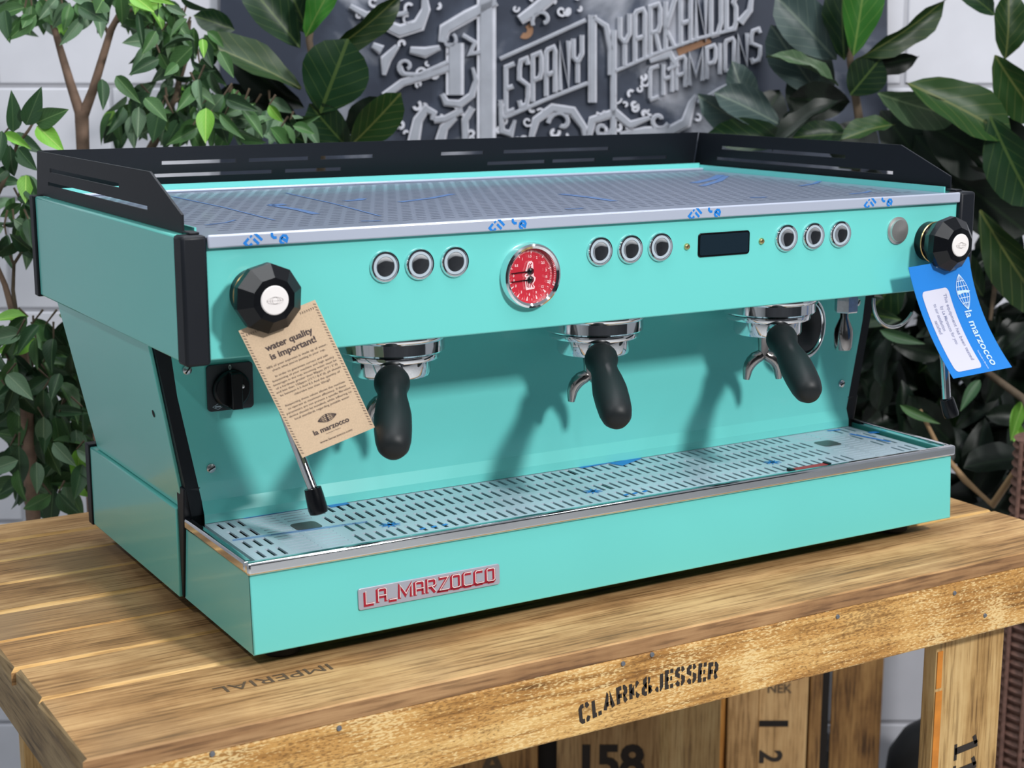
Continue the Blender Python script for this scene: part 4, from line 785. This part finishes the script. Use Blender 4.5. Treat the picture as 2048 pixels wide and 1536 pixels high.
def ficus_cluster(plant, cx, cy, rx, ry, n, D0, D1, pal, s0=44, s1=76, down=0.75):
    for k in range(n):
        a = rnd.uniform(0, 2 * pi); r = math.sqrt(rnd.random()); x = cx + rx * r * cos(a); y = cy + ry * r * sin(a)
        D = rnd.uniform(D0, D1); L_ = rnd.uniform(s0, s1); an = rnd.gauss(pi / 2, down) + (0.35 if x < cx else -0.35)
        kind = rnd.choices(range(4), pal)[0]
        tip = at(x + L_ * cos(an), y + L_ * sin(an), D - rnd.uniform(-0.02, 0.035))
        place_leaf(plant, rnd.choice(FIC[kind]), at(x, y, D), tip, L_ * rnd.uniform(0.40, 0.56) * D / FPX, rnd.gauss(0, 0.55))
        if rnd.random() < 0.30: stem(plant, 'twig', [(x, y), (x + rnd.uniform(-26, 26), y - rnd.uniform(16, 40))], [1.6, 2.4], D, twigm, seg=5)
tA = thing('ficus_tree', 'slender ficus tree with forked brown trunk against the white wall', 'tree', at(166, 1100, 2.30).xy.to_3d() + V((0, 0, FLOOR)))
p = at(166, 600, 2.30); pot(tA, p.x, p.y)
stem(tA, 'trunk', [(166, 620), (166, 300), (163, 222)], [14, 13, 14], 2.30, tofloor=True)
stem(tA, 'branch', [(162, 232), (140, 165), (118, 90), (102, 32), (84, -30), (70, -80)], [11, 9, 7, 6, 5, 4], 2.30)
stem(tA, 'branch', [(166, 232), (186, 180), (204, 120), (222, 60), (240, 25), (262, -40)], [11, 9, 8, 7, 5, 4], 2.30)
stem(tA, 'branch', [(218, 70), (208, 50), (196, 38)], [4, 3, 2], 2.30, twigm); stem(tA, 'branch', [(226, 48), (262, 22), (300, -10)], [5, 4, 3], 2.30, twigm)
stem(tA, 'branch', [(300, 300), (330, 245), (352, 190), (372, 120), (380, 40)], [9, 7, 5, 4, 3], 2.36, twigm); stem(tA, 'branch', [(345, 205), (400, 180), (440, 200), (490, 230)], [4, 3, 3, 2], 2.36, twigm)
for c in ((60, 8, 95, 26, 22), (232, -4, 130, 28, 40), (330, 62, 42, 60, 26), (385, 110, 70, 80, 36), (322, 205, 82, 45, 26), (400, 215, 60, 50, 26), (470, 218, 90, 45, 34), (256, 226, 36, 34, 10), (560, 250, 60, 24, 14)):
    ficus_cluster(tA, *c, 2.20, 2.42, (3, 4, 3, 0.5))
HERO = [((72, 30), (16, 82), 30, 1), ((10, 20), (16, 84), 32, 0), ((58, 30), (46, 54), 24, 1), ((165, 34), (122, 92), 26, 2), ((158, 12), (214, 42), 36, 0), ((205, 0), (194, 24), 44, 1), ((262, -12), (306, 20), 34, 3), ((276, 24), (288, 106), 16, 0), ((312, 62), (286, 108), 26, 1),
        ((318, 118), (258, 148), 28, 0), ((204, 158), (208, 218), 26, 0), ((232, 152), (278, 204), 30, 1), ((290, 196), (334, 238), 34, 1), ((278, 214), (276, 274), 30, 2), ((412, 216), (410, 284), 38, 3), ((405, 78), (408, 112), 18, 3), ((440, 228), (486, 278), 22, 1), ((355, 128), (330, 150), 22, 1)]
for bs, tp, wd, kd in HERO: place_leaf(tA, FIC[kd][0], at(*bs, 2.17), at(*tp, 2.15), wd * 2.17 / FPX, rnd.gauss(0, 0.25))
tB = thing('ficus_bush', 'bushy ficus with thin forked stems at the left beside the machine', 'tree', at(52, 1000, 2.08).xy.to_3d() + V((0, 0, FLOOR)))
p = at(52, 800, 2.08); pot(tB, p.x, p.y)
stem(tB, 'trunk', [(58, 900), (52, 780), (38, 660), (26, 625)], [15, 14, 13, 10], 2.08, tofloor=True)
stem(tB, 'branch', [(30, 640), (10, 570), (-20, 500)], [8, 6, 4], 2.08); stem(tB, 'branch', [(34, 640), (26, 580), (28, 528), (48, 496), (80, 470)], [5, 4, 3.4, 3, 2], 2.08, twigm)
stem(tB, 'branch', [(28, 530), (18, 505), (8, 480)], [3, 2.5, 2], 2.08, twigm); stem(tB, 'branch', [(-10, 400), (18, 340), (34, 290), (56, 262), (70, 240)], [5, 4, 3.5, 3, 2], 2.08, twigm)
for bs, tp, wd, kd in (((26, 264), (26, 184), 34, 0), ((52, 250), (82, 178), 40, 0), ((72, 246), (132, 220), 42, 1), ((74, 252), (126, 300), 40, 3), ((52, 350), (50, 404), 34, 3), ((36, 296), (70, 340), 36, 0), ((4, 262), (-6, 330), 30, 0), ((60, 500), (20, 470), 30, 0)):
    place_leaf(tB, FIC[kd][0], at(*bs, 2.03), at(*tp, 2.01), wd * 2.03 / FPX, rnd.gauss(0, 0.2))
for c in ((20, 300, 40, 40, 8), (20, 380, 45, 40, 14), (22, 455, 48, 38, 20), (60, 420, 30, 50, 8)): ficus_cluster(tB, *c, 2.02, 2.16, (5, 3, 3, 0.7))
for c in ((80, 655, 100, 28, 26), (80, 720, 95, 50, 42), (85, 800, 95, 55, 48), (95, 880, 90, 55, 52), (110, 950, 78, 40, 30), (30, 930, 50, 40, 16)): ficus_cluster(tB, *c, 2.02, 2.22, (7, 4, 2, 0.5), 50, 88)
# fiddle-leaf figs
fL = thing('fiddle_leaf_fig', 'broad-leaved fig behind the left half of the back rail', 'plant', at(640, 900, 2.45).xy.to_3d() + V((0, 0, FLOOR)))
p = at(640, 600, 2.45); pot(fL, p.x, p.y)
stem(fL, 'trunk', [(640, 500), (642, 300), (640, 200), (618, 80), (640, -60)], [10, 9, 8, 7, 5], 2.45, twigm, True)
for bs, tp, wd, kd, rl, D in (((602, 178), (404, 62), 96, 1, 0.75, 2.40), ((608, 215), (450, 118), 80, 5, -0.4, 2.46), ((600, 96), (490, -48), 96, 0, 0.3, 2.44), ((612, 74), (672, -60), 62, 2, -0.3, 2.40), ((618, 70), (560, -70), 92, 0, 0.2, 2.47), ((655, 105), (806, 14), 62, 1, 0.5, 2.40), ((640, 226), (694, 84), 150, 0, 0.0, 2.36), ((700, 292), (802, 196), 92, 1, 0.35, 2.36), ((700, 300), (618, 214), 90, 0, -0.3, 2.38), ((540, 205), (430, 190), 70, 5, 0.5, 2.48), ((600, 260), (505, 205), 80, 5, 0.2, 2.46), ((640, 300), (560, 260), 60, 0, -0.2, 2.40), ((470, 60), (395, 30), 54, 0, 0.2, 2.45), ((690, 270), (748, 196), 54, 5, -0.4, 2.44)):
    place_leaf(fL, FID[kd][0 if wd > 80 else 1], at(*bs, D), at(*tp, D - 0.03), wd * D / FPX, rl)
fR = thing('fiddle_leaf_fig', 'tall broad-leaved fig rising behind the right end of the machine', 'plant', at(1590, 1000, 2.735).xy.to_3d() + V((0, 0, FLOOR)))
p = at(1590, 900, 2.735); pot(fR, p.x, p.y, 0.085)
stem(fR, 'trunk', [(1590, 1000, 2.735), (1700, 480, 2.66), (1720, 250, 2.56), (1700, 120, 2.56), (1706, -40, 2.56)], [11, 10, 9, 7, 5], 2.56, twigm, True)
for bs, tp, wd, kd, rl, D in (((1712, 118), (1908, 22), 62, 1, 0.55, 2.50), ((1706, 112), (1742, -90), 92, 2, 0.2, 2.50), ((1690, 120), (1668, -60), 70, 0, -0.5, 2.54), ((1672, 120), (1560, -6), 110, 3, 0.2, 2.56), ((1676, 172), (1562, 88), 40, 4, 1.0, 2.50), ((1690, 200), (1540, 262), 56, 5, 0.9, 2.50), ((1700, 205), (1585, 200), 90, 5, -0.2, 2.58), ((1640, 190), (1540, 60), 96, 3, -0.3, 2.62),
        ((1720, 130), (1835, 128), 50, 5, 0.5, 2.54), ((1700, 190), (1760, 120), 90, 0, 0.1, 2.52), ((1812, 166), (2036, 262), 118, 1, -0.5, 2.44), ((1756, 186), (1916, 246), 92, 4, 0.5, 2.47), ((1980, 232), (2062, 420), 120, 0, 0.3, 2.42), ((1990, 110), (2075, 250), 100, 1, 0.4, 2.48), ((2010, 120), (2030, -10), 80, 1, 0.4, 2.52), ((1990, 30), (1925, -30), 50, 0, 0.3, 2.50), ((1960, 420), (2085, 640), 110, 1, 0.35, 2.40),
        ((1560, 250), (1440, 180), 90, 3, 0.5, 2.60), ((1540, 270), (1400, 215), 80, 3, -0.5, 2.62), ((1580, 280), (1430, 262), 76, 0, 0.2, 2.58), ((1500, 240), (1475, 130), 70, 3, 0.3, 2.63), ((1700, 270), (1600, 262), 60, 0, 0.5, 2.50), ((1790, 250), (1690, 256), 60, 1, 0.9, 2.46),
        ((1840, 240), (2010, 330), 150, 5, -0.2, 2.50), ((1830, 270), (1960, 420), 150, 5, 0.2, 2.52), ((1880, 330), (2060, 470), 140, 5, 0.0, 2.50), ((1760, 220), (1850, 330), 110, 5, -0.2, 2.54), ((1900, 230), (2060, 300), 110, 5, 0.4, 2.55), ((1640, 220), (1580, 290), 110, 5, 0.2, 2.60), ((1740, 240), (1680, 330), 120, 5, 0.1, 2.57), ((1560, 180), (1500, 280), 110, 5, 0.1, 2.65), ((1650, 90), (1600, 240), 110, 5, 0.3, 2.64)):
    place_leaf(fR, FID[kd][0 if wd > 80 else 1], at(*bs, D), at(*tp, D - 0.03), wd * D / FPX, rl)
sh = thing('shade_bush', 'dark leafy bush filling the gap right of the machine', 'plant', at(2092, 900, 2.30))
stem(sh, 'trunk', [(2092, 900, 2.30), (2050, 800, 2.40), (1940, 720, 2.52), (1850, 600, 2.58)], [9, 8, 7, 5], 2.50, twigm); stem(sh, 'branch', [(2080, 870, 2.32), (1985, 1010), (1930, 960), (1880, 900), (1840, 820)], [6, 8, 7, 5, 4], 2.42, mat('tan_twig', srgb(150, 122, 88), 0.8)); stem(sh, 'branch', [(1985, 480), (1992, 560), (1980, 640)], [7, 6, 4], 2.50, twigm)
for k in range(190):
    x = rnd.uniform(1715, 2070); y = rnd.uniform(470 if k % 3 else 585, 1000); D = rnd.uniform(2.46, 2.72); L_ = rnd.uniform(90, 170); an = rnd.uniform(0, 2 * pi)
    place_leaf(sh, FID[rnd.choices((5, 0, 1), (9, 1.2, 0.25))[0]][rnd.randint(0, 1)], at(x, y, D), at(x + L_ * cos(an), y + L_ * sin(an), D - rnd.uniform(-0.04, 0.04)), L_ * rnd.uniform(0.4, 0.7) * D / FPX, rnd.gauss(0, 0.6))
for bs, tp, wd, kd in (((1800, 810), (1880, 850), 22, 1), ((2048, 800), (2020, 880), 30, 3), ((2030, 840), (2046, 910), 30, 3), ((1760, 660), (1850, 690), 26, 0), ((1850, 900), (1900, 930), 26, 1), ((1960, 760), (1920, 820), 26, 0)):
    place_leaf(sh, FIC[kd][0], at(*bs, 2.42), at(*tp, 2.40), wd * 2.42 / FPX, 0.2)

# ================================================================== under and behind the table
voidm = mat('crate_gap_shade', srgb(22, 16, 12), 0.9)  # near-black fill painting the shade of the board gaps and hand slot
def crate(name, label, x0, x1, boards, D, ztop, depth=0.30):
    c = at((x0 + x1) / 2, 1500, D); k = thing(name, label, 'crate', V((c.x, c.y, FLOOR)), 'timber crates behind the table')
    W3 = lambda x, z, d: (lambda q: (q.x, q.y, z))(at(x, 1500, D) + HEAD * d)
    obj('box', B().hexa([W3(x0, FLOOR, 0.014), W3(x1, FLOOR, 0.014), W3(x1, FLOOR, depth), W3(x0, FLOOR, depth), W3(x0, ztop, 0.014), W3(x1, ztop, 0.014), W3(x1, ztop, depth), W3(x0, ztop, depth)]), voidm, k)
    out = []
    for (a, c2, d, m) in boards:
        out.append(obj('board', B().hexa([W3(a, FLOOR, d), W3(c2, FLOOR, d), W3(c2, FLOOR, 0.0138), W3(a, FLOOR, 0.0138), W3(a, ztop, d), W3(c2, ztop, d), W3(c2, ztop, 0.0138), W3(a, ztop, 0.0138)]), m, k, bevel=0.002))
    return k, out, W3
lightcrate = wood('crate_panel_timber', [srgb(96, 68, 38), srgb(140, 106, 64), srgb(170, 134, 88), srgb(190, 156, 108)], 2, tint=0.15)
amber = wood('amber_timber', [srgb(96, 56, 20), srgb(140, 88, 34), srgb(172, 114, 48), srgb(190, 136, 66)], 2, tint=0.2)
k, o, W3 = crate('timber_crate', 'dark timber crate under the table stencilled with the number 158', 880, 1332, [(880, 1076, 0.0, cratem), (1114, 1326, -0.004, lightcrate)], 2.45, -0.33)
for ch, xc in (('1', 1172), ('5', 1216), ('8', 1264)):
    b = B(); t = fit(text(ch, 0.035, 0.95), 0, 0, height=0.060); b.flat(t, lambda u, v: W3(xc + u * FPX / 2.55, -0.640 + v, -0.0046)); sub('stencil_numeral', b, stencil, o[1])
b = B(); b.flat(fit(text('A', 0.03, 0.9), 0, 0, height=0.05), lambda u, v: W3(985 + u * FPX / 2.55, -0.640 + v, -0.0006)); sub('stencil_letter', b, fadedstencil, o[0])
k, o, W3 = crate('timber_crate', 'amber timber crate under the table with a slotted end panel marked 2', 1338, 1657, [(1338, 1450, 0.0, amber), (1452, 1512, -0.010, lightcrate), (1514, 1612, -0.002, lightcrate), (1616, 1640, 0.0, cratem)], 2.50, -0.33, 0.075)
q = W3(1562, 0, 0); hz = lambda y: at(1562, y, 2.50).z
b = B().hexa([W3(1516, hz(1452), -0.0028), W3(1574, hz(1452), -0.0028), W3(1574, hz(1452), -0.001), W3(1516, hz(1452), -0.001), W3(1516, hz(1440), -0.0028), W3(1574, hz(1440), -0.0028), W3(1574, hz(1440), -0.001), W3(1516, hz(1440), -0.001)]); sub('hand_slot', b, voidm, o[2])
b = B(); t = fit(text('2', 0.03, 0.95), 0, -0.016, height=0.036); b.flat(t, lambda u, v: W3(1540 + v * FPX / 2.55, hz(1512) - u, -0.0030)); sub('stencil_numeral', b, stencil, o[2])
b = B(); t = fit(text('NEK', 0.02, 0.9), 0, 0, height=0.016); b.flat(t, lambda u, v: W3(1555 + u * FPX / 2.55, hz(1384) + v, -0.0030)); sub('worn_lettering', b, fadedstencil, o[2])
c = at(1708, 1500, 2.58); post = tag(obj('timber_post', B().hexa([at(1658, 1500, 2.58).xy.to_3d() + V((0, 0, FLOOR)), at(1759, 1500, 2.58).xy.to_3d() + V((0, 0, FLOOR)), at(1759, 1500, 2.64).xy.to_3d() + V((0, 0, FLOOR)), at(1658, 1500, 2.64).xy.to_3d() + V((0, 0, FLOOR)),
    at(1658, 1500, 2.58).xy.to_3d() + V((0, 0, -0.30)), at(1759, 1500, 2.58).xy.to_3d() + V((0, 0, -0.30)), at(1759, 1500, 2.64).xy.to_3d() + V((0, 0, -0.30)), at(1658, 1500, 2.64).xy.to_3d() + V((0, 0, -0.30))]), cratem, None, bevel=0.002), 'gnarled upright timber board standing against the white wall', 'timber')
c = at(1880, 1560, 2.66); ur = thing('floor_urn', 'black rounded urn on the floor behind the right table leg', 'urn', V((c.x, c.y, FLOOR)))
um = mat('charcoal_urn', srgb(46, 48, 50), 0.5); zc = at(1880, 1560, 2.66).z
obj('bowl', B().lathe([(0.05, FLOOR), (0.055, FLOOR + 0.012), (0.035, FLOOR + 0.03), (0.075, zc - 0.06), (0.098, zc), (0.093, zc + 0.045), (0.070, zc + 0.085), (0.045, zc + 0.105), (0.028, zc + 0.114)], 40, Matrix.Translation((c.x, c.y, 0))), um, ur, smooth=True)
obj('lid_knob', B().lathe([(0.012, zc + 0.112), (0.012, zc + 0.120), (0.02, zc + 0.128), (0.012, zc + 0.140), (0, zc + 0.142)], 20, Matrix.Translation((c.x, c.y, 0))), um, ur, smooth=True)
c = at(2092, 1200, 2.30); rp = thing('rattan_planter', 'tall brown woven rattan planter at the right edge beyond the table', 'planter', V((c.x, c.y, FLOOR)))
z1 = at(2092, 880, 2.30).z; prof = [(0.052, FLOOR)]; nz = 62
for i in range(nz * 4): z = FLOOR + (z1 - FLOOR) * i / (nz * 4); prof.append((0.060 + 0.0028 * sin(i * pi / 2), z))
rat = mat('woven_rattan', srgb(112, 82, 72), 0.6, noise=0.35, nscale=120)
obj('weave', B().lathe(prof + [(0.062, z1), (0.050, z1)], 36, Matrix.Translation((c.x, c.y, 0))), rat, rp, smooth=True)
for i in range(7):
    a = RAD(170 + i * 30); obj('cane', B().tube([(c.x + 0.0645 * cos(a), c.y + 0.0645 * sin(a), FLOOR + 0.002), (c.x + 0.0645 * cos(a), c.y + 0.0645 * sin(a), z1 + 0.004)], 0.0035, 8), rat, rp, smooth=True)
